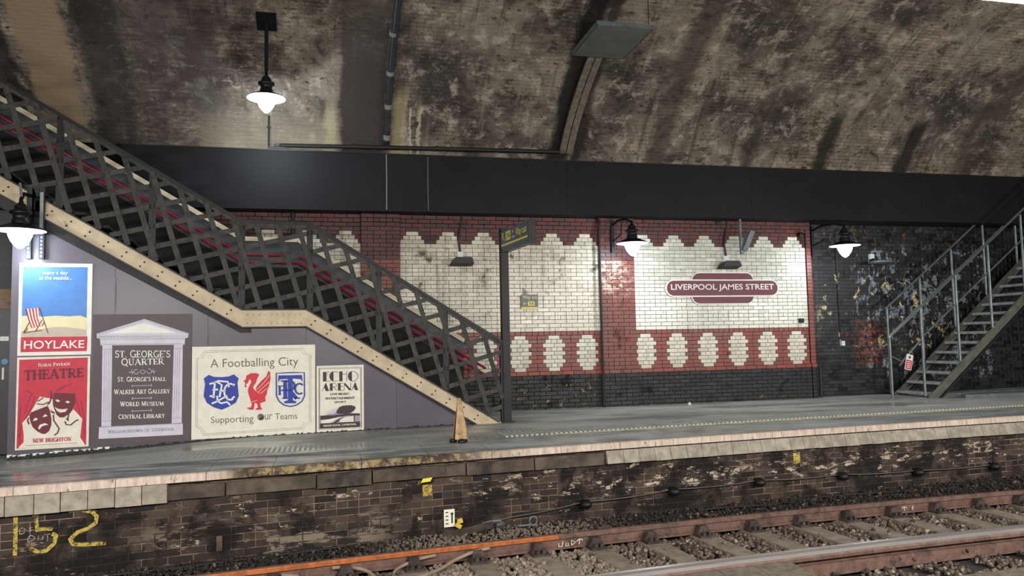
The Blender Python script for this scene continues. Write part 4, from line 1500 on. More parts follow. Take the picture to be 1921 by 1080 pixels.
# theatre poster (853 x 1080 sheet)
A = poster('poster', 'red theatre poster with two drama masks under curtains', -3.979, -3.133, -1.250, -.054, [(12, 45), (797, 38), (778, 992), (5, 1032)], m_offw)
A.poly([[(36, 70), (770, 55), (752, 975), (22, 1015)]], m_pred, 'red_field')
A.poly([[(80, 745), (130, 690), (180, 610), (262, 468), (372, 490), (420, 500), (600, 585), (712, 706), (690, 900), (735, 965), (735, 975), (40, 1012), (60, 985), (95, 950), (98, 880)]], m_offw, 'stage')
A.line([[(210, 470), (150, 640), (110, 700)], [(170, 440), (100, 650)], [(60, 560), (40, 900)], [(640, 480), (700, 690)], [(700, 520), (730, 700), (735, 900)], [(110, 400), (190, 440)], [(430, 420), (600, 330)], [(440, 400), (540, 350)], [(70, 760), (50, 960)]], .012, m_curt, 'curtain_folds')
A.poly([[(415, 428), (640, 440), (632, 480), (640, 530), (612, 590), (590, 640), (520, 690), (475, 690), (440, 660), (420, 610), (402, 560), (400, 500)],
        [(150, 655), (350, 570), (372, 620), (388, 700), (388, 770), (365, 830), (325, 862), (290, 860), (240, 835), (190, 790), (165, 730)],
        [(375, 395), (392, 430), (396, 480), (372, 540), (340, 565), (352, 520), (375, 480)], [(375, 610), (420, 635), (425, 655), (385, 640)]], m_pmar, 'mask')
A.poly([[(180, 640), (230, 540), (262, 470), (372, 488), (366, 520), (330, 560), (250, 590)]], m_offw, 'hat')
A.line([[(232, 545), (300, 553), (360, 525)], [(165, 642), (250, 610), (350, 572)], [(240, 520), (300, 480)]], .014, m_pmar, 'hat_folds')
A.poly([[(190, 725), (215, 690), (245, 700), (235, 718)], [(292, 685), (320, 655), (350, 672), (320, 682)], [(248, 800), (265, 765), (320, 748), (358, 765), (330, 770), (290, 782), (262, 815)],
        [(425, 505), (455, 500), (480, 518), (455, 530)], [(530, 525), (560, 515), (585, 530), (560, 542)], [(422, 580), (455, 598), (500, 605), (560, 598), (535, 632), (480, 640), (445, 620)]], m_offw, 'mask_feature')
A.line([[(408, 660), (412, 720), (450, 775), (470, 805), (455, 850), (420, 876)], [(612, 600), (570, 650), (560, 710), (570, 725), (545, 700)], [(530, 730), (545, 765), (590, 770), (640, 730), (672, 714)], [(150, 690), (135, 720), (155, 760)]], .016, m_pmar, 'ribbons')
A.text([(serif('THEATRE', 1.25), [(92, 182), (726, 165), (722, 268), (96, 300)])], m_pmar)
A.text([(serif('FLORAL PAVILION', 1.35, .8), [(242, 112), (585, 100), (583, 138), (242, 150)])], m_offw)
A.text([(serif('NEW BRIGHTON', 1.3, 1.0), [(192, 908), (598, 892), (596, 936), (192, 954)])], m_pred)
A.line([[(120, 982), (660, 956)]], .004, m_ink, 'fine_print')

# temple poster (1023 x 1080 sheet)
A = poster('poster', 'charcoal poster with pale columned temple listing ST GEORGES QUARTER sights', -3.108, -1.880, -1.254, .502, [(497, 313), (1020, 307), (1018, 985), (480, 1018)], m_stg)
A.poly([[(515, 415), (768, 336), (1003, 410), (1000, 432), (985, 436), (982, 470), (535, 476), (532, 440), (516, 438)],
        [(545, 476), (597, 474), (590, 908), (538, 910)], [(925, 470), (973, 468), (969, 888), (915, 892)],
        [(526, 912), (975, 890), (976, 952), (522, 977)]], m_lav, 'temple_piece')
A.poly([[(580, 412), (768, 358), (940, 408)]], m_wht, 'pediment')
A.line([[(520, 420), (768, 343), (1000, 414)], [(520, 428), (1000, 424)], [(533, 444), (985, 440)], [(540, 470), (980, 465)], [(545, 497), (597, 495)], [(925, 490), (973, 488)], [(540, 882), (592, 880)], [(916, 864), (970, 862)], [(524, 914), (975, 892)]], .006, m_lavd, 'mouldings')
A.line([[(556, 500), (551, 880)], [(566, 500), (562, 880)], [(577, 500), (573, 880)], [(587, 500), (582, 880)], [(935, 492), (926, 864)], [(946, 492), (938, 864)], [(957, 492), (950, 864)]], .003, m_lavd, 'fluting')
A.line([[(530 + 12.4 * i, 430), (530 + 12.4 * i, 437)] for i in range(38)], .008, m_lavd, 'dentils')
A.text([(serif("ST. GEORGE'S", 1.0, .94), [(614, 502), (906, 498), (906, 540), (614, 542)]), (serif('QUARTER', 1.0, .94), [(646, 544), (874, 541), (876, 580), (646, 590)]),
        (serif("ST. GEORGE'S HALL", 1.2, .9), [(626, 643), (884, 640), (884, 664), (626, 670)]), (serif('WALKER ART GALLERY', 1.2, .9), [(606, 710), (906, 705), (906, 730), (606, 738)]),
        (serif('WORLD MUSEUM', 1.2, .9), [(638, 775), (872, 772), (872, 796), (638, 802)]), (serif('CENTRAL LIBRARY', 1.2, .9), [(630, 844), (880, 837), (880, 862), (630, 870)])], m_wht)
A.text([(serif('WILLIAM BROWN ST. LIVERPOOL', 1.0, .9), [(572, 930), (930, 912), (930, 930), (572, 948)])], m_lavd)
A.line([[(704, 691), (806, 687)], [(704, 758), (806, 755)], [(704, 826), (806, 821)], [(704, 684), (704, 698)], [(806, 680), (806, 694)], [(704, 751), (704, 765)], [(806, 748), (806, 762)], [(704, 819), (704, 833)], [(806, 814), (806, 828)],
        arcp(725, 615, 12, 12, 0, 300), arcp(760, 615, 14, 9, 0, 360), arcp(795, 612, 12, 12, 180, -120), [(685, 618), (712, 618)], [(808, 614), (830, 614)], [(700, 604), (706, 630)], [(815, 600), (820, 626)]], .006, m_lav, 'flourishes')

# football poster (1767 x 1080 sheet)
A = poster('poster', 'wide ivory poster with three football crests reading A Footballing City', -1.873, -.202, -1.242, .040, [(103, 148), (1237, 128), (1230, 940), (90, 1003)], m_offw)
def frame(i):
    return [(140 + i, 258 - i * .3), (185 + i, 240 + i), (210 + i, 185 + i), (1125 - i, 162 + i), (1145 - i, 205 + i), (1198 - i, 228), (1190 - i, 838), (1140 - i, 865 - i), (1125 - i, 905 - i), (200 + i, 962 - i), (180 + i, 912 - i), (132 + i, 880)]
A.line([frame(0), frame(14)], .004, m_ink, 'border', True)
A.text([(sans('A Footballing City', -.004), [(272, 262), (1078, 240), (1080, 345), (272, 364)]), (sans('Supporting', -.004), [(272, 792), (662, 772), (662, 860), (272, 868)]), (sans('ur', -.004), [(768, 770), (836, 768), (836, 816), (768, 820)]), (sans('Teams', -.004), [(862, 762), (1066, 755), (1066, 812), (862, 818)])], m_ink)
A.poly([[(208, 438), (256, 406), (300, 424), (370, 427), (440, 420), (486, 402), (530, 438), (518, 482), (530, 600), (502, 662), (440, 698), (372, 728), (300, 706), (236, 665), (206, 600), (220, 490)]], m_royal, 'blue_shield')
A.line([[(260, 490), (310, 478)], [(312, 465), (296, 620)], [(288, 545), (338, 540)], [(262, 600), (310, 605)], [(330, 470), (375, 500), (352, 610)], [(350, 560), (410, 545)], [(300, 478), (345, 462), (430, 470), (440, 520)],
        arcp(452, 562, 56, 74, 60, 310, 14), [(470, 498), (495, 495)], [(330, 600), (335, 650), (370, 668), (420, 655), (450, 684)], [(280, 670), (330, 650), (420, 600), (430, 640)], [(465, 625), (492, 605)]], .024, m_wht, 'white_monogram')
bird = [(585, 520), (590, 480), (574, 462), (596, 446), (600, 415), (640, 392), (690, 390), (718, 400), (712, 420), (700, 440), (688, 480), (668, 505), (662, 528), (676, 548), (690, 556), (690, 520), (740, 460), (785, 420), (802, 372), (820, 380), (823, 440), (808, 510), (792, 548), (788, 580), (772, 610), (775, 650), (745, 660), (725, 668), (730, 700), (747, 722), (705, 730), (676, 724), (704, 708), (700, 676), (676, 660), (672, 690), (666, 724), (636, 730), (596, 710), (640, 704), (650, 680), (640, 650), (622, 590), (612, 550), (625, 510), (645, 475), (640, 450), (627, 450), (616, 478), (598, 492), (602, 520)]
A.poly([bird], m_lbird, 'red_bird')
A.line([[(700, 540), (760, 480), (812, 410)], [(712, 560), (775, 505), (812, 470)], [(728, 580), (790, 530)], [(650, 655), (700, 640)], [(690, 555), (720, 575)]], .006, m_offw, 'feather_lines')
shield = [(876, 392), (1005, 386), (1134, 386), (1134, 600), (1110, 650), (1060, 685), (1005, 698), (945, 685), (900, 650), (876, 600)]
A.line([shield], .018, m_royal, 'shield_outline', True)
A.poly([[(896, 412), (1112, 408), (1118, 470), (1100, 446), (1026, 442), (1026, 640), (1056, 652), (1056, 668), (946, 668), (946, 652), (982, 640), (982, 444), (910, 448), (892, 476)]], m_royal, 'letter_t')
A.text([(serif('F', 1.2), (886, 505, 950, 592)), (serif('R', 1.1), (918, 455, 1094, 636)), (serif('C', 1.3), (1040, 480, 1120, 590))], m_royal, 'crest_letters')
A.poly([arcp(731, 794, 30, 30, 0, 360, 20)[:-1]], m_ink, 'ball')
A.poly([arcp(731, 794, 25, 25, 0, 180, 12) + [(706, 800), (731, 812), (756, 800)]], m_offw, 'ball_highlight')
A.poly([arcp(731, 800, 27, 26, 180, 360, 12)[::-1] if False else [(705, 806), (722, 796), (745, 790), (760, 796), (752, 812), (731, 824), (712, 816)]], m_inkd, 'ball_shadow')

# arena poster (831 x 1080 sheet)
A = poster('poster', 'small cream art deco poster reading ECHO ARENA', -.182, .503, -1.238, -.274, [(33, 54), (773, 29), (765, 1043), (33, 1089)], m_offw)
A.line([[(70, 88), (738, 68), (730, 1010), (66, 1050)], [(82, 102), (724, 84), (718, 996), (80, 1034)]], .008, m_inkd, 'border', True)
A.poly([[(132, 148), (188, 146), (188, 296), (132, 300)], [(298, 140)] + [(a, b) for a, b in arcp(298, 217, 64, 78, 90, 270, 14)], [(388, 138), (440, 137), (440, 292), (388, 294)], arcp(588, 213, 64, 80, 90, 270, 14),
        [(180, 318), (228, 446), (175, 449), (150, 385)], [(240, 326), (284, 325), (284, 442), (240, 445)], [(366, 322), (410, 321), (410, 438), (366, 440)], [(466, 320), (480, 318), (568, 418), (568, 434), (540, 434), (466, 345)], [(640, 306), (684, 430), (636, 433), (612, 372)]], m_inkd, 'deco_letter')
A.line([[(188, 150), (238, 148)], [(188, 185), (220, 184)], [(188, 296), (245, 293)], [(298, 140), (370, 152)], [(298, 294), (372, 284)], [(440, 182), (505, 178)], [(505, 136), (505, 290)], arcp(588, 213, 94, 80, 90, -90, 14),
        [(180, 318), (118, 450)], [(150, 405), (210, 402)], [(284, 328), (320, 326), (345, 345), (340, 375), (284, 384)], [(300, 384), (352, 440)], [(410, 325), (455, 322)], [(410, 375), (448, 373)], [(410, 437), (455, 434)], [(466, 330), (466, 436)], [(565, 312), (565, 430)], [(640, 306), (580, 434)], [(600, 390), (660, 388)]], .007, m_inkd, 'deco_hairlines')
A.text([(sans('LIVE MUSIC', .03), [(248, 478), (545, 470), (545, 505), (248, 513)]), (sans('ENTERTAINMENT', .03), [(172, 546), (630, 532), (630, 568), (172, 582)]), (sans('SPORT', .03), [(308, 606), (495, 598), (495, 628), (308, 636)])], m_inkd)
A.poly([[(90, 845), (330, 770), (700, 800), (704, 930), (88, 960)]], m_lavd, 'forecourt')
A.poly([[(130, 800), (250, 742), (360, 692), (340, 760), (300, 800)]], m_lav, 'pale_wing')
A.poly([[(340, 760), (380, 700), (440, 672), (560, 664), (625, 680), (640, 706), (610, 750), (560, 785), (480, 800), (350, 800)], [(88, 830), (300, 822), (560, 790), (704, 790), (704, 824), (500, 826), (260, 880), (88, 895)], [(370, 885), (460, 850), (400, 880), (360, 925), (280, 948), (320, 915)], [(610, 830), (625, 828), (618, 890), (640, 920), (606, 905)]], m_inkd, 'arena_shape')
A.poly([[(100, 905), (240, 880), (420, 840), (330, 890), (250, 940), (100, 955)], [(390, 900), (470, 850), (600, 832), (606, 920), (390, 930)]], m_offw, 'road')
A.poly([[(84, 950), (704, 915), (704, 995), (84, 1028)]], m_inkd, 'footer_band')
A.text([(sans('KINGS DOCK, LIVERPOOL', .025), [(138, 972), (648, 942), (648, 974), (138, 1006)])], m_offw)

# ------------------------------------------------------------------ way-out sign on its post
t = hthing('platform_sign', 'dark post carrying a projecting yellow lettered Way out sign box', 'sign', 2.762, 0.0, ZP)
MB().box(-.062, .062, -.05, .05, 0, Z(1.86)).build('post', m_irond, t)
MB().box(-.10, .10, -.09, .09, 0, .02).build('base_plate', m_irond, t)
sb = MB().box(-.058, .058, -1.26, -.052, Z(1.50), Z(1.79)).build('sign_box', m_signb, t)
MB().box(-.05, .05, -1.25, -.052, Z(1.455), Z(1.50)).build('lower_channel', m_steel, sb)
MB().box(-.062, .062, -1.275, -1.26, Z(1.45), Z(1.80)).build('end_cap', m_irond, sb)
def side_text(mb, y0, y1, z0, z1, m, name, k=1):     # on the face looking left; text runs from the post (y = -.06) outwards
    X = [v[0] for v in mb.v]; Y_ = [v[2] for v in mb.v]
    a0, a1, b0, b1 = min(X), max(X), min(Y_), max(Y_)
    o = MB()
    o.add([(-.0585 - .0012 * k, y0 + (y1 - y0) * (v[0] - a0) / (a1 - a0), Z(z0 + (z1 - z0) * (v[2] - b0) / (b1 - b0))) for v in mb.v], mb.f, .5)
    return o.build(name, m, sb)
quad = MB().add([(0, 0, 0), (1, 0, 0), (1, 0, 1), (0, 0, 1)], [(0, 1, 2, 3)], .5)
side_text(quad, -.06, -1.25, 1.545, 1.572, m_yel, 'yellow_band')
side_text(quad, -.28, -.50, 1.615, 1.755, m_yel, 'platform_numbers')
side_text(sans('34', .02), -.31, -.47, 1.635, 1.735, m_signb, 'number_digits', 2)
side_text(sans('Way out', .008), -.74, -1.20, 1.595, 1.745, m_yel, 'lettering')
side_text(sans('The', .01), -.57, -.64, 1.70, 1.738, m_wht, 'small_lettering'); side_text(sans('trains', .01), -.55, -.69, 1.62, 1.655, m_wht, 'small_lettering')
ar = MB(); ar.ribbon([(1, 0), (.1, .9)], .16); ar.ribbon([(0, .25), (0, 1), (.75, 1)], .16)
side_text(ar, -.10, -.22, 1.62, 1.75, m_yel, 'arrow')

# ------------------------------------------------------------------ things on the back wall
t = thing('station_nameboard', 'maroon station nameboard reading LIVERPOOL JAMES STREET on the white wall', 'sign', (7.70, 14.005, .69))
def stadium(x0, x1, z0, z1, n=10):
    r = (z1 - z0) / 2; zc_ = (z0 + z1) / 2
    return arcp(x1 - r, zc_, r, r, -90, 90, n) + arcp(x0 + r, zc_, r, r, 90, 270, n)
def halfbar(x0, x1, z0, z1, up, n=8):
    r = (z1 - z0)
    if up: return [(x0, z0), (x1, z0)] + arcp(x1 - r, z0, r, r, 0, 90, n) + arcp(x0 + r, z0, r, r, 90, 180, n)
    return [(x1, z1), (x0, z1)] + arcp(x0 + r, z1, r, r, 180, 270, n) + arcp(x1 - r, z1, r, r, 270, 360, n)
a = MB().prism(halfbar(-.685, .715, .46, .655, True), -.008, .02).build('upper_bar', m_totw, t)
MB().prism(halfbar(-.66, .69, .47, .63, True), -.012, -.007).build('enamel', m_totem, a)
a = MB().prism(halfbar(-.69, .71, .0, .19, False), -.008, .02).build('lower_bar', m_totw, t)
MB().prism(halfbar(-.665, .685, .025, .18, False), -.012, -.007).build('enamel', m_totem, a)
a = MB().prism(stadium(-1.245, 1.26, .155, .505), -.022, .02).build('name_bar', m_totw, t)
MB().prism(stadium(-1.215, 1.23, .183, .478), -.026, -.021).build('enamel', m_totem, a)
tx = sans('LIVERPOOL JAMES STREET', .016)
X = [v[0] for v in tx.v]; Y_ = [v[2] for v in tx.v]
tx.v = [(-1.13 + 2.275 * (v[0] - min(X)) / (max(X) - min(X)), -.0275, .262 + .15 * (v[2] - min(Y_)) / (max(Y_) - min(Y_))) for v in tx.v]
tx.build('lettering', m_totw, t)

t = thing('wall_sign', 'small dark Way out plate with yellow lettering on the white wall', 'sign', (3.52, 14.0, .64))
MB().box(0, .33, 0, .02, 0, .27).build('plate', m_signb, t)
def wtext(mb, x0, x1, z0, z1, m, name, k, par):
    X = [v[0] for v in mb.v]; Y_ = [v[2] for v in mb.v]
    o = MB().add([(x0 + (x1 - x0) * (v[0] - min(X)) / (max(X) - min(X)), -.0015 * k, z0 + (z1 - z0) * (v[2] - min(Y_)) / (max(Y_) - min(Y_))) for v in mb.v], mb.f, .5)
    return o.build(name, m, par)
wtext(sans('Way out', .01), .03, .31, .175, .25, m_yel, 'lettering', 1, t)
wtext(quad, 0, .33, .0, .035, m_yel, 'yellow_band', 1, t)
wtext(quad, .13, .26, .06, .14, m_yel, 'platform_numbers', 1, t)
wtext(sans('34', .02), .15, .24, .07, .13, m_signb, 'number_digits', 2, t)
ar = MB(); ar.ribbon([(0, .5), (1, .5)], .14); ar.ribbon([(.4, 1), (0, .5), (.4, 0)], .14)
wtext(ar, .035, .11, .065, .135, m_yel, 'arrow', 1, t)


def flood(x, z, lab, label, m_body, yw=14.03, tilt=.35, cable_top=2.42):
    t = thing('floodlight', label, 'floodlight', (x, yw - .02, z), 0, 'floodlights on the back wall')
    b = MB().prism([(-.22, -.045), (.22, -.045), (.17, .065), (-.15, .065)], -.24, -.03)
    b.v = [(x_ * (.92 if y_ < -.1 else 1) + (.02 if y_ < -.1 else 0), y_, z_ - (y_ + .03) * .18) for x_, y_, z_ in b.v]
    b.build('housing', m_body, t)
    g = MB().box(-.195, .195, -.235, -.05, -.055, -.045); g.v = [(a, b_, c - (b_ + .03) * .18) for a, b_, c in g.v]
    g.build('glass', m_irond, t)
    MB().box(-.03, .03, -.05, .012, -.02, .10).build('bracket', m_irond, t)
    if cable_top:
        MB().box(-.055, .055, -.04, .012, .10, .22).build('junction_box', m_whitep, t)
        MB().tube([(0, -.02, .22), (-.03, -.02, .45), (.0, -.02, .62), (.06, -.02, cable_top - z)], .02, 8).build('cable', m_cabled, t)


flood(2.37, 1.49, '', 'black floodlight on the wall above the small plate', m_black_iron)
flood(7.80, 1.45, '', 'black floodlight above the station nameboard', m_black_iron)
t = thing('bulkhead_light', 'unlit grey shallow bulkhead light on the black wall', 'light', (11.42, 14.22, 1.56))
MB().lathe([(0, .03), (.25, .03), (.29, 0), (.24, -.03), (0, -.04)], (.02, -.24, 0)).build('dish', m_steel, t, True)
MB().box(-.1, -.0, -.05, .02, .09, .2).build('junction_box', m_whitep, t)
MB().box(-.07, -.03, -.1, .02, .0, .1).build('bracket', m_irond, t)
t = thing('hanging_bracket', 'slotted steel strut holding a tilted grey channel', 'bracket', (8.0, 13.75, 1.66))
MB().box(-.02, .02, -.02, .02, .33, .72).build('strut', m_steel, t)
mb = MB()
for i in range(6): mb.box(-.008, .008, -.022, -.02, .37 + .055 * i, .40 + .055 * i)
mb.build('slots', m_irond, t)
MB().obox((.10, -.12, .27), (.05, 0, -.012), (.0, .03, 0), (.065, -.05, .19)).build('channel', m_steel, t)
MB().box(-.03, .05, -.06, .0, .02, .34).build('hanger_plate', m_steel, t)
o = MB().box(-.04, .045, -.04, .03, -.045, .045).build('switch_box', m_irond); o.location = (9.45, 14.0, .345)
tag(o, 'small black box at the right edge of the white bay', 'box')
o = MB().lathe([(0, 0), (.06, 0), (.05, .09), (0, .1)], n=12).build('alarm_sounder', m_irond); o.location = (9.52, 14.028, 2.12); o.rotation_euler = (math.pi / 2, 0, 0)
tag(o, 'small black sounder on the red brick by the corner', 'alarm')
t = thing('socket_box', 'white socket box on a cable down the black wall', 'socket', (10.55, 14.23, -.14))
MB().box(-.035, .045, -.05, .02, -.05, .05).build('box', m_whitep, t)
MB().tube([(0, -.01, .05), (-.02, -.012, .6), (-.03, -.01, 1.4), (-.02, -.01, 2.4)], .011, 6).build('cable', m_cabled, t)
o = MB().tube([(5.075, 13.9, ZP + .02), (5.07, 13.9, .5), (5.075, 13.9, 2.39)], .022, 8).build('black_upright', m_cabled)  # black upright strip along the pilaster's left edge
tag(o, 'thin black strip down the left side of the pilaster', 'pipe')
o = MB().tube([(9.79, 13.92, ZP + .02), (9.785, 13.92, -.62)], .035, 8).build('black_upright', m_cabled)  # black strip stands in for the dark gap at the plinth corner
tag(o, 'short black strip for the dark gap at the corner of the plinth', 'pipe')
o = MB().tube([(-.62, 13.98, 2.42), (-.62, 13.98, 1.6), (-.62, 13.98, .4)], .035, 8).build('black_upright', m_cabled)
tag(o, 'black pipe on the red brick behind the stair landing', 'pipe')

# ------------------------------------------------------------------ lanterns
LM = {}


def lantern(loc, label, tops, power=LAMP_W):
    t = thing('platform_lantern', label, 'lamp', loc, 0, 'lit platform lanterns')
    if not LM:
        LM['globe'] = MB().lathe([(0, -.235), (.02, -.232), (.06, -.20), (.105, -.14), (.135, -.07), (.145, -.01), (.0, -.005)], n=28).build('globe', m_globe, t, True).data
        LM['shade'] = MB().lathe([(.06, .10), (.12, .085), (.19, .055), (.27, .018), (.293, .002), (.293, -.004)], n=36).build('shade', m_black_iron, t, True).data
        LM['reflector'] = MB().lathe([(.14, -.002), (.292, -.006), (.27, .010), (.19, .045)], n=36).build('reflector', m_shade_in, t, True).data
        LM['cap'] = MB().lathe([(.095, .07), (.10, .13), (.085, .15), (.09, .20), (.125, .215), (.125, .245), (.07, .27), (.075, .30), (.05, .34), (.025, .36), (.02, .42), (0, .42)], n=20).build('cap', m_black_iron, t, True).data
    else:
        for k_ in ('globe', 'shade', 'reflector', 'cap'): link(k_, LM[k_], t)
    tops(t)
    point('lantern_light', Vector(loc) + Vector((0, 0, -.30)), power, (.84, .93, 1.0), .10)
    return t


def pendant(t):
    MB().tube([(0, 0, .42), (0, 0, 1.24)], .03, 10).build('drop_rod', m_black_iron, t)
    n = Vector((0, -(12.3 - 5.6) / 8.8 ** 2, -(5.14 - 2.27) / 4.44 ** 2)).normalized()
    a = Vector((1, 0, 0)); b = n.cross(a)
    MB().obox(Vector((0, 0, 1.26)) + n * .03, a * .15, b * .16, n * .03).build('mounting_plate', m_black_iron, t)


def on_wall(dx, dy):
    def f(t):
        MB().box(dx - .03, dx + .03, dy - .03, dy, -.10, .56).build('wall_plate', m_black_iron, t)
        MB().tube([(dx, dy - .02, .44), (dx * .7, dy * .7, .50), (dx * .3, dy * .3, .48), (0, 0, .40)], .022, 8).build('bracket_arm', m_black_iron, t)
        MB().tube([(dx, dy - .02, .12), (dx * .55, dy * .55, .22), (dx * .5, dy * .5, .46)], .014, 8).build('scroll', m_black_iron, t)
    return f


lantern((-.945, 12.32, 3.90), 'lit pendant lantern hanging from the vault on a rod', pendant, 95.0)
lantern((5.46, 13.2, 1.80), 'lit wall lantern on the pilaster left of the nameboard', on_wall(-.11, .72))
lantern((9.97, 13.2, 1.80), 'lit lantern in front of the black wall', on_wall(-.02, 1.02))
lx = HP(-3.90, -.36, 1.565)


def left_br(t):
    t.rotation_euler = (0, 0, TH)
    for dx in (.03, .18):
        MB().box(dx - .03, dx + .03, .28, .32, -.33, .62).build('bracket_leg', m_black_iron, t)
        mb = MB()
        for i in range(7): mb.box(dx - .012, dx + .012, .274, .28, -.31 + .05 * i, -.28 + .05 * i)
        mb.build('slots', m_steel, t)
    MB().tube([(0, 0, .40), (0, .14, .50), (.05, .28, .50)], .024, 8).build('bracket_arm', m_black_iron, t)
    MB().tube([(.0, 0.02, .44), (-.02, .02, .62)], .016, 8).build('conduit', m_steel, t)
    MB().box(.16, .20, .24, .28, .0, .55).build('cable_cover', m_steel, t)


lantern(lx, 'lit lantern close on the hoarding at the left', left_br, 22.0)

# ------------------------------------------------------------------ pipes and tray on the vault
def vz(y): return 2.27 + 4.44 * math.sqrt(max(0, 1 - ((y - 5.6) / 8.8) ** 2))
def von(x, y, off):
    n = Vector((0, -(y - 5.6) / 8.8 ** 2, -(vz(y) - 2.27) / 4.44 ** 2)).normalized()
    return Vector((x, y, vz(y))) + n * off


t = thing('vault_downpipe', 'dark cast iron pipe curving up the vault beside the dark band', 'pipe')
ys = [13.98 - .2 * i for i in range(20)]
MB().tube([von(1.02 + .004 * i, y, .09) for i, y in enumerate(ys)], .055, 12).build('pipe', mat('pipe_slate', (40, 44, 48), .5), t, True)
for y in (13.85, 13.45, 12.95, 12.3, 11.5):
    MB().tube([von(1.03, y + .03, .09), von(1.03, y - .03, .09)], .068, 12).build('collar', m_drip, t)
t = thing('conduit_pipe', 'long black horizontal conduit above the fascia', 'pipe', (0, 0, 0))
MB().tube([(-.80, 13.72, 3.52), (1.2, 13.72, 3.56), (4.26, 13.72, 3.60)], .036, 10).build('pipe', m_cabled, t)
MB().tube([(-.82, 13.72, 3.515), (-.88, 13.75, 3.53), (-.90, 13.9, 3.56)], .04, 10).build('elbow', m_steel, t)
for x in (.4, 1.9, 3.2): MB().tube([(x, 13.72, 3.545 + x * .016), (x + .06, 13.72, 3.546 + x * .016)], .044, 10).build('coupling', m_cabled, t)
t = thing('lamp_supply_conduit', 'thin black conduit dropping behind the pendant lantern', 'pipe')
MB().tube([(-1.0, 13.6, 4.0), (-1.0, 13.6, 3.43)], .014, 8).build('conduit', m_cabled, t)
MB().box(-1.01, -.72, 13.58, 13.66, 3.415, 3.455).build('foot', m_cabled, t)
MB().box(-1.035, -.965, 13.585, 13.615, 3.80, 3.815).build('clip', m_cabled, t)
t = thing('cable_trunking', 'weathered timber cable trunking running up the vault', 'trunking')
ys = [13.95 - .15 * i for i in range(13)]
for dx, wd in ((4.36, .06), (4.50, .06)):
    mb = MB()
    for a, b in zip(ys[:-1], ys[1:]):
        p, q = von(dx + (13.95 - a) * .08, a, .10), von(dx + (13.95 - b) * .08, b, .10)
        n = (von(dx, a, 0) - von(dx, a, 1)).normalized()
        mb.obox((p + q) / 2, (wd, 0, 0), (q - p) / 2, n * .02)
    mb.build('board', m_timber, t)
mb = MB()
for a, b in zip(ys[:-1], ys[1:]):
    p, q = von(4.43 + (13.95 - a) * .08, a, .06), von(4.43 + (13.95 - b) * .08, b, .06)
    n = (von(4.4, a, 0) - von(4.4, a, 1)).normalized()
    mb.obox((p + q) / 2, (.10, 0, 0), (q - p) / 2, n * .025)
mb.build('backing_board', m_irond, t)
t = thing('drip_tray', 'grey sheet metal drip tray hung under the vault', 'tray', (4.48, 11.45, 4.84))
MB().box(-.46, .46, -.62, .62, 0, .012).build('sheet', m_zinc, t)
for nm, b in (('rim', (-.47, -.45, -.63, .63, -.0, .07)), ('rim', (.45, .47, -.63, .63, 0, .07)), ('rim', (-.47, .47, -.64, -.62, 0, .07)), ('rim', (-.47, .47, .62, .64, 0, .05))):
    MB().box(*b).build(nm, m_steel, t)
for dx in (-.42, .42):
    for dy in (-.55, .5):
        MB().tube([(dx, dy, .05), (dx, dy, vz(11.45 + dy) - 4.84)], .006, 6).build('hanger', m_irond, t)

# ------------------------------------------------------------------ right steps
t = thing('steel_steps', 'grey open steel steps with tube handrails climbing to the right', 'stairs', (11.5, 12.95, ZP))
OX = 11.5
s_ = .80
def stz(x): return .80 * (x - 11.62)           # underside line of the treads above the platform
for yy, dx in ((0.0, 0.0), (1.0, .05)):
    MB().prism([(11.50 - OX + dx, 0), (11.78 - OX + dx, 0), (16.6 - OX + dx, stz(16.6) - .06), (16.6 - OX + dx, stz(16.6) + .27), (11.66 - OX + dx, .16), (11.50 - OX + dx, .06)], yy - .012, yy + .012).build('stringer', m_stairg, t)
    MB().prism([(11.72 - OX + dx, .0), (11.78 - OX + dx, .0), (16.6 - OX + dx, stz(16.6) - .02), (16.6 - OX + dx, stz(16.6) + .03)], yy - .05, yy - .012).build('stringer_flange', m_irond, t)
tr = None
for i in range(18):
    x, z = 11.62 + .253 * i, .10 + .2 * i
    if tr is None:
        tr = MB().box(-.02, .22, .02, .98, -.035, 0).box(-.028, -.005, .02, .98, -.05, .004).build('tread', m_treadg, t)
        o = tr
    else:
        o = link('tread', tr.data, t)
    o.location = (x - OX, 0, z)
for yy, px_, top0 in ((-.0, [11.41, 12.28, 13.11, 13.98, 14.85], .0), (1.0, [11.46, 12.32, 13.16, 14.02, 14.9], .0)):
    for i, px in enumerate(px_):
        base = .05 if i == 0 else max(.02, .80 * (px - 11.62) + .18)
        topz = .745 * (px - 11.41) + 1.785 - (.0 if i else 0.0)
        pst = MB().tube([(px - OX, yy - .02, base), (px - OX, yy - .02, topz)], .026, 8).build('railing_post', m_steel, t)
    x0, x1 = (10.72 if yy else 10.66), 16.4
    f = lambda x: .765 * (x - 11.41) + 1.785
    MB().tube([(11.43 - OX - (.02 if yy else 0), yy - .02, f(11.43)), (16.4 - OX, yy - .02, f(16.4))], .024, 8).build('handrail', m_steel, t)
    MB().tube([(11.43 - OX, yy - .02, f(11.43) - .58), (16.4 - OX, yy - .02, f(16.4) - .58)], .018, 8).build('mid_rail', m_steel, t)
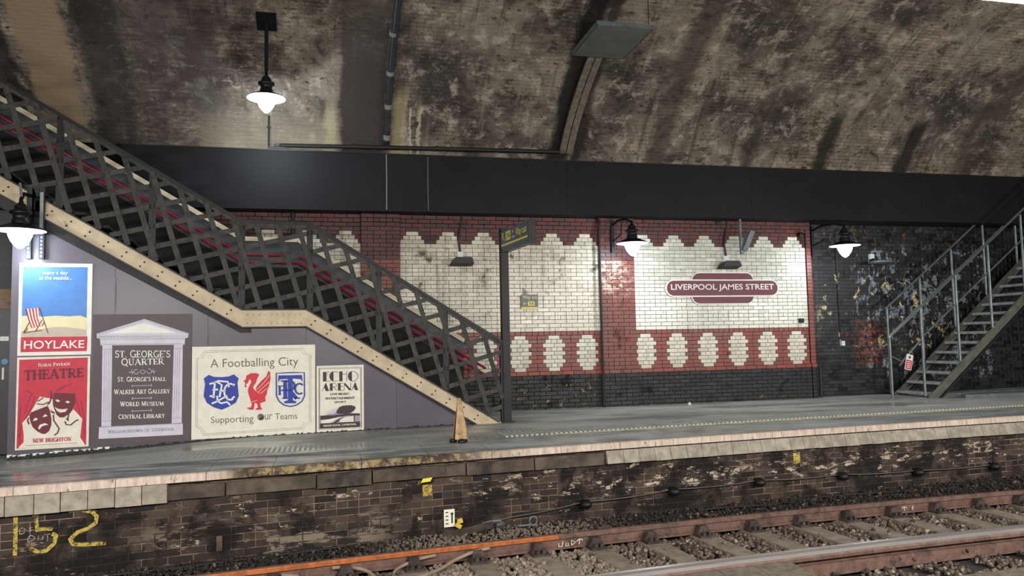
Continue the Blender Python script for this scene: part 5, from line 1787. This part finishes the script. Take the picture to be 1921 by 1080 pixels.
# low gate-like end bay of the rail, turning down to the platform
MB().tube([(10.66 - OX, -.02, .03), (10.66 - OX, -.02, 1.2), (10.70 - OX, -.02, 1.245), (11.43 - OX, -.02, 1.80)], .024, 8).build('end_rail', m_steel, t)
MB().tube([(10.66 - OX, -.02, .86), (10.95 - OX, -.02, .72), (10.85 - OX, -.02, .66), (11.43 - OX, -.02, 1.2)], .016, 8).build('end_mid_rail', m_steel, t)
t = thing('hanging_notice', 'tilted red and white notice hung on the steps railing', 'notice', (10.98, 12.86, .58 + ZP))
R_ = Matrix.Rotation(math.radians(13), 4, 'Y')
t.rotation_euler = (0, math.radians(13), 0)
MB().box(-.075, .075, -.004, .004, 0, .30).build('board', m_wht, t)
MB().box(-.065, .065, -.0055, -.004, .012, .19).build('red_panel', m_notice_r, t)
mb = MB()
for zz in (.04, .075, .11, .15): mb.box(-.045, .045, -.0065, -.0055, zz, zz + .012)
mb.build('white_lines', m_wht, t)
MB().lathe([(0, 0), (.03, 0), (.03, .002), (0, .002)], n=14).build('emblem', m_ink, t).matrix_local = Matrix.Translation((0, -.0045, .245)) @ Matrix.Rotation(math.pi / 2, 4, 'X')
for i, (p, q) in enumerate((((12.2, 13.45), (15.6, 14.02)), ((12.0, 13.2), (15.2, 13.55)), ((12.4, 12.85), (15.8, 13.15)), ((12.1, 12.72), (15.0, 12.62)))):
    lab = ('grey length of steel nearest the wall under the steps', 'second grey steel length from the wall under the steps', 'third grey steel length from the wall under the steps', 'grey steel length nearest the track under the steps')[i]
    a, b = Vector(p + (ZP + .035,)), Vector(q + (ZP + .035,))
    d = (b - a) / 2
    n = Vector((-d.y, d.x, 0)).normalized()
    tag(MB().obox((a + b) / 2, d, n * .06, (0, 0, .033)).build('steel_length', m_steel), lab, 'steel bar', 'steel lengths stored on the platform')

# ------------------------------------------------------------------ wet floor cone
t = thing('floor_cone', 'narrow tan folding warning cone standing on the wet platform', 'cone', (1.62, 9.83, ZP), .15)
mb = MB()
for k, ang in enumerate((0.0, 2.09, 4.19)):
    c, s = math.cos(ang - 1.57), math.sin(ang - 1.57)
    def loc_(w_, r, z): return (c * r - s * w_, s * r + c * w_, z)
    vs = [loc_(-.085, .075, .045), loc_(.085, .075, .045), loc_(.06, .05, .26), loc_(.022, .016, .54), loc_(-.022, .016, .54), loc_(-.06, .05, .26)]
    vs2 = [(a * .9, b * .9, z_) for a, b, z_ in vs]
    fs = [(0, 1, 2, 5), (5, 2, 3, 4)]
    p_ = MB().add(vs + vs2, fs + [(6, 11, 8, 7), (11, 10, 9, 8), (0, 6, 7, 1), (1, 7, 8, 2), (2, 8, 9, 3), (3, 9, 10, 4), (4, 10, 11, 5), (5, 11, 6, 0)]).build('leaf', m_cone, t)
    MB().lathe([(0, .0), (.05, .0), (.046, .03), (.03, .05), (0, .05)], loc_(0, .085, 0), n=12).build('foot', m_black_iron, t, True)
MB().lathe([(0.03, .53), (.024, .56), (0, .565)], n=10).build('top_cap', m_cone, t, True)

# ------------------------------------------------------------------ far left service door
d = struct('door_1', 'dark service doors left of the hoarding')
d.location = HP(-4.9, .5, ZP); d.rotation_euler = (0, 0, TH)
MB().box(-1.4, 1.0, 0.0, .05, -.1, 1.85).build('door_leaf', m_door, d)
MB().box(-1.4, 1.0, -.03, .05, 1.85, 1.95).build('lintel', m_rust, d)
MB().box(-1.4, 1.0, -.02, .05, 1.95, 2.12).build('header_board', mat('tan_header_board', (120, 98, 72), .8), d)
MB().box(-1.4, 1.0, -.01, .05, 2.12, 3.2).build('overpanel', m_irond, d)
mb = MB().lathe([(0, 0), (.04, 0), (.04, .003), (0, .003)], n=20); mb.v = [(a + .66, -.004 - c, b + 1.14) for a, b, c in mb.v]
mb.build('round_sticker', flat('sticker_blue', (96, 150, 190)), d)
MB().box(.63, .655, -.006, .0, .90, 1.06).build('white_label', m_wht, d)
MB().box(.60, .70, -.006, .0, 1.42, 1.48).build('white_label', m_wht, d)

# ------------------------------------------------------------------ near side of the tunnel (mostly behind the camera)
np_ = struct('floor', 'near platform paving')
MB().box(-22, 36, -3.2, 2.35, -2.6, ZP).build('paving', m_concrete_n, np_)
nw = struct('wall_front', 'near side tunnel wall')
MB().box(-22, 36, -3.6, -3.2, -2.6, 2.4).build('wall', m_nearwall, nw)
t = thing('strip_light', 'cream strip light over the near platform at the top right corner', 'light', (2.6, 2.06, 1.148))
MB().box(-1.4, 1.4, -.05, .06, 0, .05).build('diffuser', m_tube, t)
MB().box(-1.42, 1.42, -.06, .065, .05, .10).build('housing', m_cap, t)
for dx in (-1.0, 1.0):
    MB().tube([(dx, 0, .1), (dx, 0, vz(2.06) - 1.148 - .03)], .012, 6).build('suspension_rod', m_steel, t)
